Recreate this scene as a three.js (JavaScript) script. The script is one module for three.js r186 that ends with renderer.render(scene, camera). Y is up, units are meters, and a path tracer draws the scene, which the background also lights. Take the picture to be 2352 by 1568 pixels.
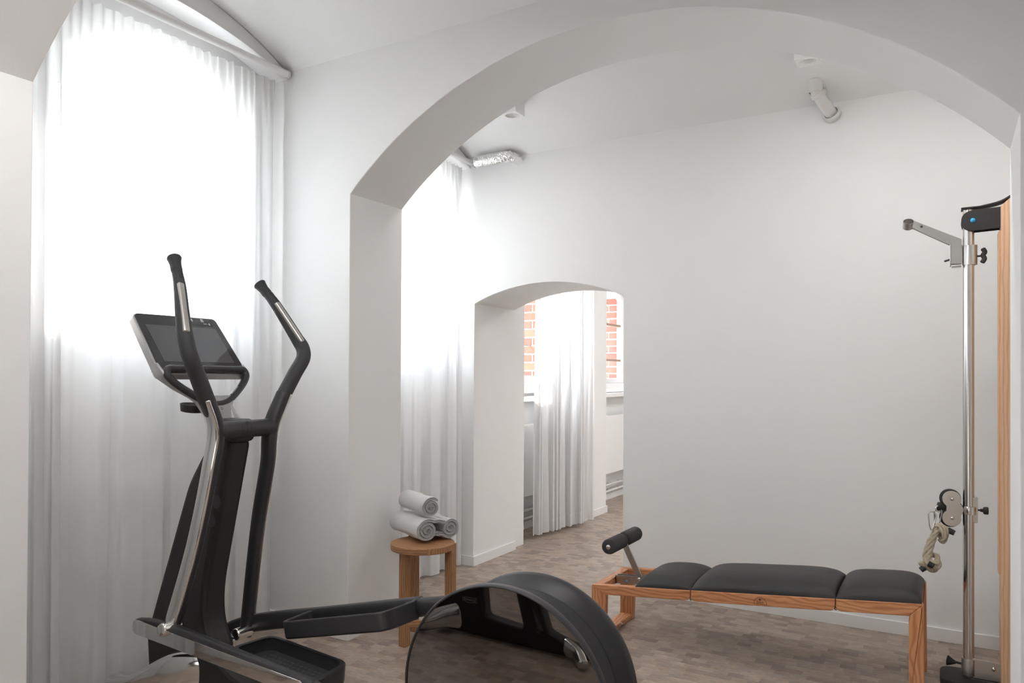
import * as THREE from 'three';
import { RoundedBoxGeometry } from 'three/addons/geometries/RoundedBoxGeometry.js';
import { RectAreaLightUniformsLib } from 'three/addons/lights/RectAreaLightUniformsLib.js';
import { mergeGeometries, mergeVertices, toCreasedNormals } from 'three/addons/utils/BufferGeometryUtils.js';
import { createNoise2D, createNoise3D } from 'simplex-noise';

// ---------------------------------------------------------------- camera, sky, sun, exposure
const scene = new THREE.Scene();
const renderer = new THREE.WebGLRenderer({ antialias: true });
renderer.toneMapping = THREE.LinearToneMapping;
renderer.toneMappingExposure = 1.85;
renderer.shadowMap.enabled = true;
const camera = new THREE.PerspectiveCamera(2 * Math.atan(784 / 1708.8) * 180 / Math.PI, 1.5, 0.05, 120);
camera.position.set(0, 1.25, 0);
camera.rotation.set(0.0086, 0.5305, 0.0054, 'YXZ');
camera.setViewOffset(2352, 1568, 0, -64.2, 2352, 1568);      // lens shifted upwards
scene.background = new THREE.Color(0.82, 0.91, 1.0);          // even bright sky
scene.backgroundIntensity = 13;
const sun = new THREE.DirectionalLight(new THREE.Color(1, 0.93, 0.83), 13);
sun.position.set(-10, 7.1, -7.5); sun.target.position.set(0, 0, 0);
sun.castShadow = true;
Object.assign(sun.shadow.camera, { left: -14, right: 14, top: 14, bottom: -14, near: 0.5, far: 60 });
sun.shadow.mapSize.set(4096, 4096);
scene.add(sun, sun.target);

RectAreaLightUniformsLib.init();
const FILL_PANELS = [                                              // unseen fill lights added for brightness: centre, size, what they point at, radiance
  { at: [0.2, 3.02, 0.9], w: 2.2, d: 0.6, to: [0.2, 0, 0.9], power: 1.2, label: 'added fill light panel over the near bay, out of view' },
  { at: [-0.6, 2.845, -6.4], w: 1.2, d: 0.6, to: [-0.6, 0, -6.4], power: 10, label: 'added fill light panel in the far room, out of view' },
  { at: [-1.98, 2.6, -3.085], w: 0.7, d: 0.07, to: [-1.75, 0, -3.25], power: 20, label: 'added fill light bar hidden behind the arch, nearer the window' },
  { at: [-0.33, 2.6, -3.085], w: 0.7, d: 0.07, to: [-0.4, 0, -3.3], power: 58, label: 'added fill light bar hidden behind the arch, nearer the pulley column' },
  { at: [-1.3, 2.5, -1.27], w: 1.8, d: 0.1, to: [-1.7, 0, -1.6], power: 20, label: 'added fill light bar on the near arch, facing the elliptical trainer' },
];

// ---------------------------------------------------------------- helpers
let seedValue = 1234567;
const rand = () => { seedValue = (seedValue * 1664525 + 1013904223) % 4294967296; return seedValue / 4294967296; };
const n2 = createNoise2D(rand), n3 = createNoise3D(rand);
const V = (x, y, z) => new THREE.Vector3(x, y, z);
const lerp = (a, b, t) => a + (b - a) * t, clamp = (x, a, b) => Math.min(b, Math.max(a, x));
const smooth = (a, b, x) => { const t = clamp((x - a) / (b - a), 0, 1); return t * t * (3 - 2 * t); };
const taken = {};
const numbered = (name) => { const k = taken[name] = (taken[name] ?? -1) + 1; return k ? name + '_' + String(k).padStart(3, '0') : name; };
const origin = new Map();                                     // thing or part -> the base of its thing
function clean(g) {                                           // the same attributes on every geometry, not indexed
  const h = g.index ? g.toNonIndexed() : g.clone();
  if (!h.attributes.normal) h.computeVertexNormals();
  if (!h.attributes.uv) h.setAttribute('uv', new THREE.BufferAttribute(new Float32Array(h.attributes.position.count * 2), 2));
  for (const k of Object.keys(h.attributes)) if (!['position', 'normal', 'uv', 'color'].includes(k)) h.deleteAttribute(k);
  h.clearGroups?.();
  return h;
}
const join = (list) => { const l = [].concat(list); return l.length === 1 ? l[0] : mergeGeometries(l.map(clean)); };
function obj(name, geo, mat, parent = scene) {                // geometry in world coordinates -> one named mesh
  const g = join(geo), o = origin.get(parent);
  const m = new THREE.Mesh(o ? g.clone().translate(-o.x, -o.y, -o.z) : g, mat);
  m.name = parent === scene ? numbered(name) : name;
  m.castShadow = m.receiveShadow = true;
  parent.add(m);
  if (o) origin.set(m, o);
  return m;
}
function thing(name, label, category, base, group) {
  const o = new THREE.Group(); o.name = numbered(name); o.position.set(...base); scene.add(o);
  o.userData = { label, category }; if (group) o.userData.group = group;
  origin.set(o, o.position.clone());
  return o;
}
function tag(o, label, category, group) { o.userData = { label, category }; if (group) o.userData.group = group; return o; }
function struct(name, geo, mat, parent = scene) { const o = obj(name, geo, mat, parent); if (parent === scene) o.userData.kind = 'structure'; return o; }
function structGroup(name, base) { const o = new THREE.Group(); o.name = name; o.position.set(...base); o.userData = { kind: 'structure' }; scene.add(o); origin.set(o, o.position.clone()); return o; }

// geometry makers, all in metres
const box = (x0, x1, y0, y1, z0, z1, r = 0) => {
  const w = x1 - x0, h = y1 - y0, d = z1 - z0;
  const g = r ? new RoundedBoxGeometry(w, h, d, 2, Math.min(r, w / 2.01, h / 2.01, d / 2.01)) : new THREE.BoxGeometry(w, h, d);
  return metreUV(g.translate((x0 + x1) / 2, (y0 + y1) / 2, (z0 + z1) / 2));
};
function metreUV(g, grain = 'x', off = [0, 0]) {              // uv in metres, u along the grain
  const h = clean(g), p = h.attributes.position, n = h.attributes.normal, uv = h.attributes.uv, ax = { x: 0, y: 1, z: 2 }[grain];
  for (let i = 0; i < p.count; i += 3) {
    const N = [0, 0, 0];
    for (let k = 0; k < 3; k++) { N[0] += Math.abs(n.getX(i + k)); N[1] += Math.abs(n.getY(i + k)); N[2] += Math.abs(n.getZ(i + k)); }
    const d = N.indexOf(Math.max(...N));
    let a = ax, b = [0, 1, 2].find((q) => q !== ax && q !== d);
    if (d === ax) { a = (ax + 1) % 3; b = (ax + 2) % 3; }
    for (let k = 0; k < 3; k++) uv.setXY(i + k, p.getComponent(i + k, a) + off[0], p.getComponent(i + k, b) + off[1]);
  }
  return h;
}
function poly(points) { const s = new THREE.Shape(); points.forEach(([x, y], i) => (i ? s.lineTo(x, y) : s.moveTo(x, y))); s.closePath(); return s; }
function roundPoly(points, r) {                               // polygon with rounded corners; a point may carry its own radius
  const s = new THREE.Shape(), n = points.length;
  points.forEach((p, i) => {
    const a = points[(i + n - 1) % n], b = points[(i + 1) % n], rr = p[2] ?? r;
    const u = new THREE.Vector2(a[0] - p[0], a[1] - p[1]), v = new THREE.Vector2(b[0] - p[0], b[1] - p[1]);
    const ru = Math.min(rr, u.length() * 0.49), rv = Math.min(rr, v.length() * 0.49); u.setLength(ru); v.setLength(rv);
    if (i) s.lineTo(p[0] + u.x, p[1] + u.y); else s.moveTo(p[0] + u.x, p[1] + u.y);
    s.quadraticCurveTo(p[0], p[1], p[0] + v.x, p[1] + v.y);
  });
  s.closePath(); return s;
}
const extZ = (shape, z0, z1, bevel = 0, seg = 24) => {        // shape in (x, y), from z0 to z1 (z0 < z1)
  const g = new THREE.ExtrudeGeometry(shape, { depth: z1 - z0 - 2 * bevel, bevelEnabled: bevel > 0, bevelThickness: bevel, bevelSize: bevel, bevelOffset: -bevel, bevelSegments: 3, curveSegments: seg });
  return g.translate(0, 0, z0 + bevel);
};
const extX = (shape, x0, x1, bevel = 0, seg = 24) => {        // shape in (depth = -z, y), from x0 to x1
  const g = new THREE.ExtrudeGeometry(shape, { depth: x1 - x0 - 2 * bevel, bevelEnabled: bevel > 0, bevelThickness: bevel, bevelSize: bevel, bevelOffset: -bevel, bevelSegments: 3, curveSegments: seg });
  return g.rotateY(Math.PI / 2).translate(x0 + bevel, 0, 0);
};
const extY = (shape, y0, y1, bevel = 0, seg = 24) => {        // shape in (x, depth = -z), from y0 up to y1
  const g = new THREE.ExtrudeGeometry(shape, { depth: y1 - y0 - 2 * bevel, bevelEnabled: bevel > 0, bevelThickness: bevel, bevelSize: bevel, bevelOffset: -bevel, bevelSegments: 3, curveSegments: seg });
  return g.rotateX(-Math.PI / 2).translate(0, y0 + bevel, 0);
};
function arcPoints(x0, y0, x1, y1, cx, cy, R, n = 48) {       // points of the circle between two x
  const a0 = Math.atan2(y0 - cy, x0 - cx), a1 = Math.atan2(y1 - cy, x1 - cx), out = [];
  for (let i = 0; i <= n; i++) { const a = lerp(a0, a1, i / n); out.push([cx + R * Math.cos(a), cy + R * Math.sin(a)]); }
  return out;
}
function segment(x0, x1, y, rise, n = 32) {                   // a flat segmental arc from (x0, y) over the middle to (x1, y)
  const hw = (x1 - x0) / 2, R = (hw * hw + rise * rise) / (2 * rise), cx = (x0 + x1) / 2, cy = y + rise - R;
  return arcPoints(x0, y, x1, y, cx, cy, R, n);
}
const dirTurn = (g, to) => g.applyQuaternion(new THREE.Quaternion().setFromUnitVectors(V(0, 1, 0), to.clone().normalize()));
function cyl(a, b, r0, r1 = r0, seg = 24, open = false) {     // a cylinder from point a to point b
  const A = V(...a), B = V(...b), d = B.clone().sub(A);
  const g = dirTurn(new THREE.CylinderGeometry(r1, r0, d.length(), seg, 1, open), d), m = A.add(B).multiplyScalar(0.5);
  return g.translate(m.x, m.y, m.z);
}
function lathe(profile, at, axis, seg = 40) {                 // profile [radius, distance along the axis]
  const g = dirTurn(new THREE.LatheGeometry(profile.map(([r, h]) => new THREE.Vector2(Math.max(r, 1e-5), h)), seg), V(...axis));
  return g.translate(...at);
}
function sweep(points, radius, { up = [0, 0, 1], seg = 20, rings = 40, power = 2, caps = 6, straight = false } = {}) {
  // a tube along a smooth path; radius(t) = [across up, along up]; power above 2 squares the section; ends rounded by `caps` rings
  const P = points.map((p) => V(...p)), curve = straight ? null : new THREE.CatmullRomCurve3(P, false, 'centripetal');
  const at = (t) => { if (curve) return curve.getPoint(t); const s = t * (P.length - 1), i = Math.min(P.length - 2, Math.floor(s)); return P[i].clone().lerp(P[i + 1], s - i); };
  const tan = (t) => at(Math.min(1, t + 1e-3)).sub(at(Math.max(0, t - 1e-3))).normalize();
  const U = V(...up), ring = [];
  const add = (t, k, push) => {
    const T = tan(t), side = T.clone().cross(U).normalize(), top = side.clone().cross(T).normalize(), [ra, rb] = radius(t), C = at(t).addScaledVector(T, push);
    const row = [];
    for (let j = 0; j <= seg; j++) {
      const a = j / seg * Math.PI * 2, c = Math.cos(a), s = Math.sin(a), e = 2 / power;
      row.push(C.clone().addScaledVector(side, ra * k * Math.sign(c) * Math.abs(c) ** e).addScaledVector(top, rb * k * Math.sign(s) * Math.abs(s) ** e));
    }
    ring.push(row);
  };
  const r0 = Math.min(...radius(0)), r1 = Math.min(...radius(1));
  for (let i = 0; i < caps; i++) { const a = (1 - i / caps) * Math.PI / 2; add(0, Math.max(0.001, Math.cos(a)), -Math.sin(a) * r0 * 0.6); }
  for (let i = 0; i <= rings; i++) add(i / rings, 1, 0);
  for (let i = 1; i <= caps; i++) { const a = i / caps * Math.PI / 2; add(1, Math.max(0.001, Math.cos(a)), Math.sin(a) * r1 * 0.6); }
  const pos = [], uv = [], idx = []; let run = 0;
  ring.forEach((row, i) => { if (i) run += row[0].distanceTo(ring[i - 1][0]); row.forEach((p, j) => { pos.push(p.x, p.y, p.z); uv.push(run, j / seg * 0.15); }); });
  const w = seg + 1;
  for (let i = 0; i < ring.length - 1; i++) for (let j = 0; j < seg; j++) { const a = i * w + j; idx.push(a, a + w, a + 1, a + 1, a + w, a + w + 1); }
  if (!caps) for (const [i, flip] of [[0, 0], [ring.length - 1, 1]]) { const c = pos.length / 3, m = at(flip); pos.push(m.x, m.y, m.z); uv.push(0, 0); for (let j = 0; j < seg; j++) idx.push(c, i * w + j + (flip ? 1 : 0), i * w + j + (flip ? 0 : 1)); }
  const g = new THREE.BufferGeometry();
  g.setAttribute('position', new THREE.Float32BufferAttribute(pos, 3)); g.setAttribute('uv', new THREE.Float32BufferAttribute(uv, 2)); g.setIndex(idx); g.computeVertexNormals();
  if (!caps) return toCreasedNormals(g, 0.7);
  return g;
}
function grid(nu, nv, f, uvScale = null) {                    // f(u, v) -> [x, y, z]
  const pos = [], uv = [], idx = [];
  for (let j = 0; j <= nv; j++) for (let i = 0; i <= nu; i++) { const p = f(i / nu, j / nv); pos.push(...p); uv.push(...(uvScale ? uvScale(i / nu, j / nv) : [i / nu, j / nv])); }
  for (let j = 0; j < nv; j++) for (let i = 0; i < nu; i++) { const a = j * (nu + 1) + i; idx.push(a, a + 1, a + nu + 1, a + 1, a + nu + 2, a + nu + 1); }
  const g = new THREE.BufferGeometry();
  g.setAttribute('position', new THREE.Float32BufferAttribute(pos, 3)); g.setAttribute('uv', new THREE.Float32BufferAttribute(uv, 2)); g.setIndex(idx); g.computeVertexNormals();
  return g;
}
const tiltZ = (g, cx, cy, a) => g.translate(-cx, -cy, 0).rotateZ(a).translate(cx, cy, 0);

// ---------------------------------------------------------------- textures and materials
function dataTex(w, h, f, srgb, wrap = true) {
  const d = new Uint8Array(w * h * 4);
  for (let y = 0; y < h; y++) for (let x = 0; x < w; x++) { const c = f(x / w, y / h), i = (y * w + x) * 4; d[i] = clamp(c[0], 0, 1) * 255; d[i + 1] = clamp(c[1], 0, 1) * 255; d[i + 2] = clamp(c[2], 0, 1) * 255; d[i + 3] = 255; }
  const t = new THREE.DataTexture(d, w, h); t.magFilter = THREE.LinearFilter; t.minFilter = THREE.LinearFilter; t.needsUpdate = true;
  if (wrap) t.wrapS = t.wrapT = THREE.RepeatWrapping;
  if (srgb) t.colorSpace = THREE.SRGBColorSpace;
  return t;
}
// noise that repeats with period 1 in both directions
const loopNoise = (x, y, fx, fy, s = 0) => { const a = x * Math.PI * 2, r = fx / 6.283; return 0.5 * (n3(Math.cos(a) * r + s, Math.sin(a) * r, y * fy) * (1 - y) + n3(Math.cos(a) * r + s, Math.sin(a) * r, (y - 1) * fy) * y) * 1.4; };
const mix3 = (a, b, t) => [lerp(a[0], b[0], t), lerp(a[1], b[1], t), lerp(a[2], b[2], t)];
const hex = (h) => [(h >> 16 & 255) / 255, (h >> 8 & 255) / 255, (h & 255) / 255];
function woodTex(light, dark, rings, wobble, seed, w = 1024, h = 512) {   // u along the grain
  return dataTex(w, h, (x, y) => {
    const flow = y * rings + wobble * loopNoise(x, y, 3.2, 2.2, seed) + 0.25 * loopNoise(x, y, 9, 6, seed + 7);
    const ring = 0.5 + 0.5 * Math.sin(flow * Math.PI * 2), fine = loopNoise(x, y, 14, 190, seed + 3), pore = loopNoise(x, y, 40, 260, seed + 5);
    let t = 0.52 * Math.pow(ring, 2.2) + 0.25 * (fine * 0.5 + 0.5) + 0.2 * loopNoise(x, y, 2, 3, seed + 9);
    if (pore > 0.38) t += 0.25;
    return mix3(light, dark, clamp(t, 0, 1));
  }, true);
}
const rep = (t, x, y) => { const c = t.clone(); c.repeat.set(x, y); c.needsUpdate = true; return c; };
const std = (o) => new THREE.MeshStandardMaterial(o), phy = (o) => new THREE.MeshPhysicalMaterial(o);
const plasterBump = dataTex(512, 512, (x, y) => { const v = 0.5 + 0.28 * loopNoise(x, y, 40, 40, 2) + 0.22 * loopNoise(x, y, 110, 110, 5); return [v, v, v]; });
const fuzzBump = dataTex(512, 512, (x, y) => { const v = 0.5 + 0.35 * loopNoise(x, y, 120, 120, 11) + 0.2 * loopNoise(x, y, 60, 60, 13); return [v, v, v]; });
const weaveBump = dataTex(256, 256, (x, y) => { const v = 0.5 + 0.25 * Math.sin(x * 402) * Math.sin(y * 402) + 0.15 * loopNoise(x, y, 30, 30, 17); return [v, v, v]; });
const grainBump = dataTex(256, 256, (x, y) => { const v = 0.5 + 0.4 * loopNoise(x, y, 70, 70, 23); return [v, v, v]; });
const ashTex = woodTex(hex(0xdda073), hex(0xa9643a), 9, 1.5, 3);
const oakTex = woodTex(hex(0xb98b62), hex(0x7c5438), 10, 0.8, 31);
const beamTex = woodTex(hex(0xe6bf9e), hex(0xc4946e), 14, 0.5, 57);
const blockTex = dataTex(512, 512, (x, y) => { const v = 0.82 + 0.10 * loopNoise(x, y, 6, 46, 41) + 0.07 * loopNoise(x, y, 16, 120, 43) + 0.05 * loopNoise(x, y, 3, 5, 47); return [v, v, v]; }, true);
const M = {
  plaster: std({ name: 'white plaster', color: new THREE.Color().setRGB(0.905, 0.905, 0.905), roughness: 0.92, bumpMap: rep(plasterBump, 2.2, 2.2), bumpScale: 0.0003 }),
  trim: std({ name: 'white lacquer', color: new THREE.Color().setRGB(0.92, 0.92, 0.915), roughness: 0.35 }),
  frame: std({ name: 'window paint', color: new THREE.Color().setRGB(0.82, 0.83, 0.84), roughness: 0.5 }),
  glass: phy({ name: 'window glass', color: 0xffffff, roughness: 0, transmission: 1, thickness: 0, ior: 1.5 }),
  sheer: phy({ name: 'sheer fabric', color: new THREE.Color().setRGB(0.96, 0.96, 0.965), roughness: 0.9, transmission: 0.42, thickness: 0, specularIntensity: 0.1 }),
  sheerDouble: phy({ name: 'sheer fabric doubled', color: new THREE.Color().setRGB(0.92, 0.92, 0.925), roughness: 0.97, transmission: 0.38, thickness: 0, specularIntensity: 0.1 }),
  towel: std({ name: 'terry cloth', color: new THREE.Color().setRGB(0.93, 0.93, 0.935), roughness: 1, bumpMap: rep(fuzzBump, 9, 9), bumpScale: 0.004 }),
  brick: [0x99472e, 0x8d3d27, 0xa4543a, 0x93442e].map((c, i) => std({ name: 'brick', color: c, roughness: 0.9, bumpMap: rep(grainBump, 4, 4), bumpScale: 0.003 })),
  mortar: std({ name: 'mortar', color: 0xb9ad9c, roughness: 1 }),
  gunmetal: std({ name: 'dark satin lacquer', color: new THREE.Color().setRGB(0.038, 0.038, 0.042), roughness: 0.42, metalness: 0.15 }),
  blackPlastic: std({ name: 'black plastic', color: new THREE.Color().setRGB(0.02, 0.02, 0.021), roughness: 0.5 }),
  rubber: std({ name: 'dark rubber', color: new THREE.Color().setRGB(0.035, 0.036, 0.04), roughness: 0.62, bumpMap: rep(grainBump, 20, 20), bumpScale: 0.0004 }),
  chrome: std({ name: 'polished aluminium', color: new THREE.Color().setRGB(0.78, 0.775, 0.765), roughness: 0.12, metalness: 1 }),
  mirror: std({ name: 'mirror strip', color: new THREE.Color().setRGB(0.72, 0.71, 0.7), roughness: 0.03, metalness: 1 }),
  darkMirror: std({ name: 'smoked mirror', color: new THREE.Color().setRGB(0.2, 0.19, 0.185), roughness: 0.02, metalness: 1 }),
  brushed: std({ name: 'brushed steel', color: new THREE.Color().setRGB(0.56, 0.545, 0.53), roughness: 0.32, metalness: 1 }),
  steel: std({ name: 'stainless steel', color: new THREE.Color().setRGB(0.62, 0.6, 0.58), roughness: 0.18, metalness: 1 }),
  silver: std({ name: 'silver lacquer', color: new THREE.Color().setRGB(0.5, 0.5, 0.505), roughness: 0.33, metalness: 0.75 }),
  screen: phy({ name: 'black glass', color: new THREE.Color().setRGB(0.02, 0.021, 0.024), roughness: 0.08, ior: 1.6, specularIntensity: 1 }),
  display: phy({ name: 'display glass', color: new THREE.Color().setRGB(0.05, 0.053, 0.06), roughness: 0.05, ior: 1.9, specularIntensity: 1 }),
  leather: std({ name: 'black leatherette', color: new THREE.Color().setRGB(0.019, 0.019, 0.02), roughness: 0.46, bumpMap: rep(grainBump, 14, 14), bumpScale: 0.0005 }),
  foam: std({ name: 'foam rubber', color: new THREE.Color().setRGB(0.045, 0.045, 0.047), roughness: 0.85, bumpMap: rep(grainBump, 18, 18), bumpScale: 0.0006 }),
  ash: std({ name: 'oiled ash', map: rep(ashTex, 1.6, 6), roughness: 0.5 }),
  oak: std({ name: 'oak', map: rep(oakTex, 1.8, 8), roughness: 0.55 }),
  beam: std({ name: 'ash beam', map: rep(beamTex, 0.8, 5), roughness: 0.5 }),
  rope: std({ name: 'hemp rope', color: 0xd9cbb2, roughness: 0.95, bumpMap: rep(fuzzBump, 12, 12), bumpScale: 0.0015 }),
  pipePaint: std({ name: 'pipe paint', color: new THREE.Color().setRGB(0.78, 0.765, 0.74), roughness: 0.35 }),
  foil: std({ name: 'crumpled foil', color: new THREE.Color().setRGB(0.85, 0.85, 0.84), roughness: 0.22, metalness: 0.9 }),
  blue: std({ name: 'blue anodised', color: 0x35a3d8, roughness: 0.3, metalness: 0.3 }),
  blackSteel: std({ name: 'black powder coat', color: new THREE.Color().setRGB(0.02, 0.02, 0.021), roughness: 0.6, bumpMap: rep(grainBump, 30, 30), bumpScale: 0.0004 }),
};

// ---------------------------------------------------------------- the rooms: four vaulted bays behind one another
const A0 = -2.6457, A1 = -3.0335, B0 = -4.1016, B1 = -4.6308, N0 = -0.783, N1 = -1.171, XR = 2.2, XL = -3.5, TOP = 3.3;
const archWall = (x0, x1, xl, xr, cx, cy, R) => {
  const yl = cy + Math.sqrt(R * R - (xl - cx) ** 2), yr = cy + Math.sqrt(R * R - (xr - cx) ** 2);
  return poly([[x0, 0], [xl, 0], ...arcPoints(xl, yl, xr, yr, cx, cy, R, 96), [xr, 0], [x1, 0], [x1, TOP], [x0, TOP]]);
};
struct('wall_middle', extZ(archWall(XL, XR, -2.4453, 0.181, -1.1705, 0.7944, 1.8312), A1, A0, 0.004), M.plaster);
struct('wall_near', extZ(archWall(XL, XR, -2.33, 0.296, -1.055, 0.7944, 1.8312), N1, N0, 0.004), M.plaster);
const doorArc = segment(-2.6942, -1.6466, 1.7236, 0.1116);
struct('wall_far', extZ(poly([[XL, 0], [-2.6942, 0], ...doorArc, [-1.6466, 0], [XR, 0], [XR, TOP], [XL, TOP]]), B1, B0, 0.004), M.plaster);
struct('wall_back', box(XL, XR + 0.3, 0, TOP, 2.4, 2.7), M.plaster);
struct('wall_end', box(XL, XR + 0.3, 0, TOP, -9.8, -9.5), M.plaster);
struct('wall_right', [box(XR, XR + 0.3, 0, TOP, A0, 2.4), box(0.4, 0.7, 0, TOP, B0, A1), box(1.2, 1.5, 0, TOP, -9.5, B1)], M.plaster);
// vaults: shallow barrels from wall to wall; a flat slab over the last room
const vault = (n0, n1, y, rise) => poly([[n0, TOP + 0.2], ...segment(n0, n1, y, rise, 48), [n1, TOP + 0.2]]);
struct('ceiling', extX(vault(1.171, 2.6457, 2.77, 0.19), -3.02, XR), M.plaster);
struct('ceiling_far', extX(vault(3.0335, 4.1016, 2.655, 0.145), -2.9, 0.7), M.plaster);
struct('ceiling_near', extX(vault(-2.4, 0.783, 2.77, 0.42), -3.02, XR), M.plaster);
struct('ceiling_end', box(-2.72, 1.5, 2.9, 3.2, -9.5, B1), M.plaster);
struct('roof', box(XL - 0.05, XR + 0.35, TOP + 0.1, TOP + 0.4, -9.8, 2.7), M.mortar);

// the window side of each bay: an inner leaf with a deep niche, an outer leaf with the window opening
const bay = (name, n0, n1, xf, xb, xo, niches) => {
  const inner = poly([[n0, 0], ...niches.flatMap(({ a, b, y, rise }) => [[a, 0], ...segment(a, b, y, rise, 24), [b, 0]]), [n1, 0], [n1, TOP], [n0, TOP]]);
  const outer = poly([[n0, -0.1], [n1, -0.1], [n1, TOP], [n0, TOP]]);
  for (const { a: na, wa, b, sill, wy, rise } of niches) { const a = wa ?? na, h = new THREE.Path(); [[a + 0.03, sill], [b - 0.03, sill], ...segment(a + 0.03, b - 0.03, wy, rise * 0.9, 24).reverse()].forEach(([x, y], i) => (i ? h.lineTo(x, y) : h.moveTo(x, y))); h.closePath(); outer.holes.push(h); }
  struct(name, [extX(inner, xb, xf, 0.003), extX(outer, xo, xb)], M.plaster);
};
const W1 = { a: 1.593, b: 2.43, y: 2.53, rise: 0.165, sill: 1.52, wy: 2.46 };
const W2 = { a: 3.13, b: 4.01, y: 2.43, rise: 0.15, sill: 1.48, wy: 2.38 };
const W0 = { a: -1.25, b: -0.1, y: 2.53, rise: 0.2, sill: 1.45, wy: 2.46 };
const W3 = { a: 4.82, wa: 5.16, b: 5.85, y: 2.3, rise: 0.16, sill: 1.2, wy: 2.24 };
const W4 = { a: 6.36, b: 7.58, y: 2.2, rise: 0.16, sill: 1.18, wy: 2.1 };
const addedW5 = { a: 8.05, b: 9.25, y: 2.2, rise: 0.16, sill: 1.18, wy: 2.1 };  // unseen window added to bring more daylight into the far room
bay('wall_left', N1 * -1, A0 * -1, -3.0, -3.16, XL, [W1]);
bay('wall_left_far', -A1, -B0, -2.86, -3.06, XL, [W2]);
bay('wall_left_near', -2.4, -N0, -3.0, -3.16, XL, [W0]);
bay('wall_left_end', -B1, 9.5, -2.72, -3.0, XL, [W3, W4, addedW5]);
// the arched band above the curtains, in front of the inner leaf
struct('trim_1', extX(poly([...segment(1.171, 2.6457, 2.735, 0.13, 40), ...segment(1.171, 2.6457, 2.765, 0.195, 40).reverse()]), -3.0, -2.87, 0.002), M.plaster);
struct('trim_2', extX(poly([...segment(3.0335, 4.1016, 2.62, 0.1, 40), ...segment(3.0335, 4.1016, 2.65, 0.15, 40).reverse()]), -2.86, -2.73, 0.002), M.plaster);

// baseboards
const bbH = 0.063, bbT = 0.012;
const bb = (x0, x1, z0, z1) => box(Math.min(x0, x1), Math.max(x0, x1), 0, bbH, Math.min(z0, z1), Math.max(z0, z1), 0.002);
struct('baseboard_middle', [bb(-3.0, -2.4453 + bbT, A0, A0 + bbT), bb(-2.4453, -2.4453 + bbT, A1, A0), bb(-3.0, -2.4453 + bbT, A1 - bbT, A1), bb(0.181 - bbT, XR, A0, A0 + bbT), bb(0.181 - bbT, 0.181, A1, A0)], M.trim);
struct('baseboard_near', [bb(-3.0, -2.33 + bbT, N1 - bbT, N1), bb(-2.33, -2.33 + bbT, N1, N0), bb(-3.0, -2.33 + bbT, N0, N0 + bbT)], M.trim);
struct('baseboard_far', [bb(-2.86, -2.6942 + bbT, B0, B0 + bbT), bb(-2.6942, -2.6942 + bbT, B1 - bbT, B0), bb(-1.6466 - bbT, 0.4, B0, B0 + bbT), bb(-1.6466 - bbT, -1.6466, B1 - bbT, B0)], M.trim);
struct('baseboard_end', [bb(-2.72, -2.72 + bbT, -5.85, -6.36 - bbT), bb(-2.99, -2.98, -4.82, -5.85), bb(-2.99, -2.98, -6.36, -7.58)], M.trim);

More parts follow.
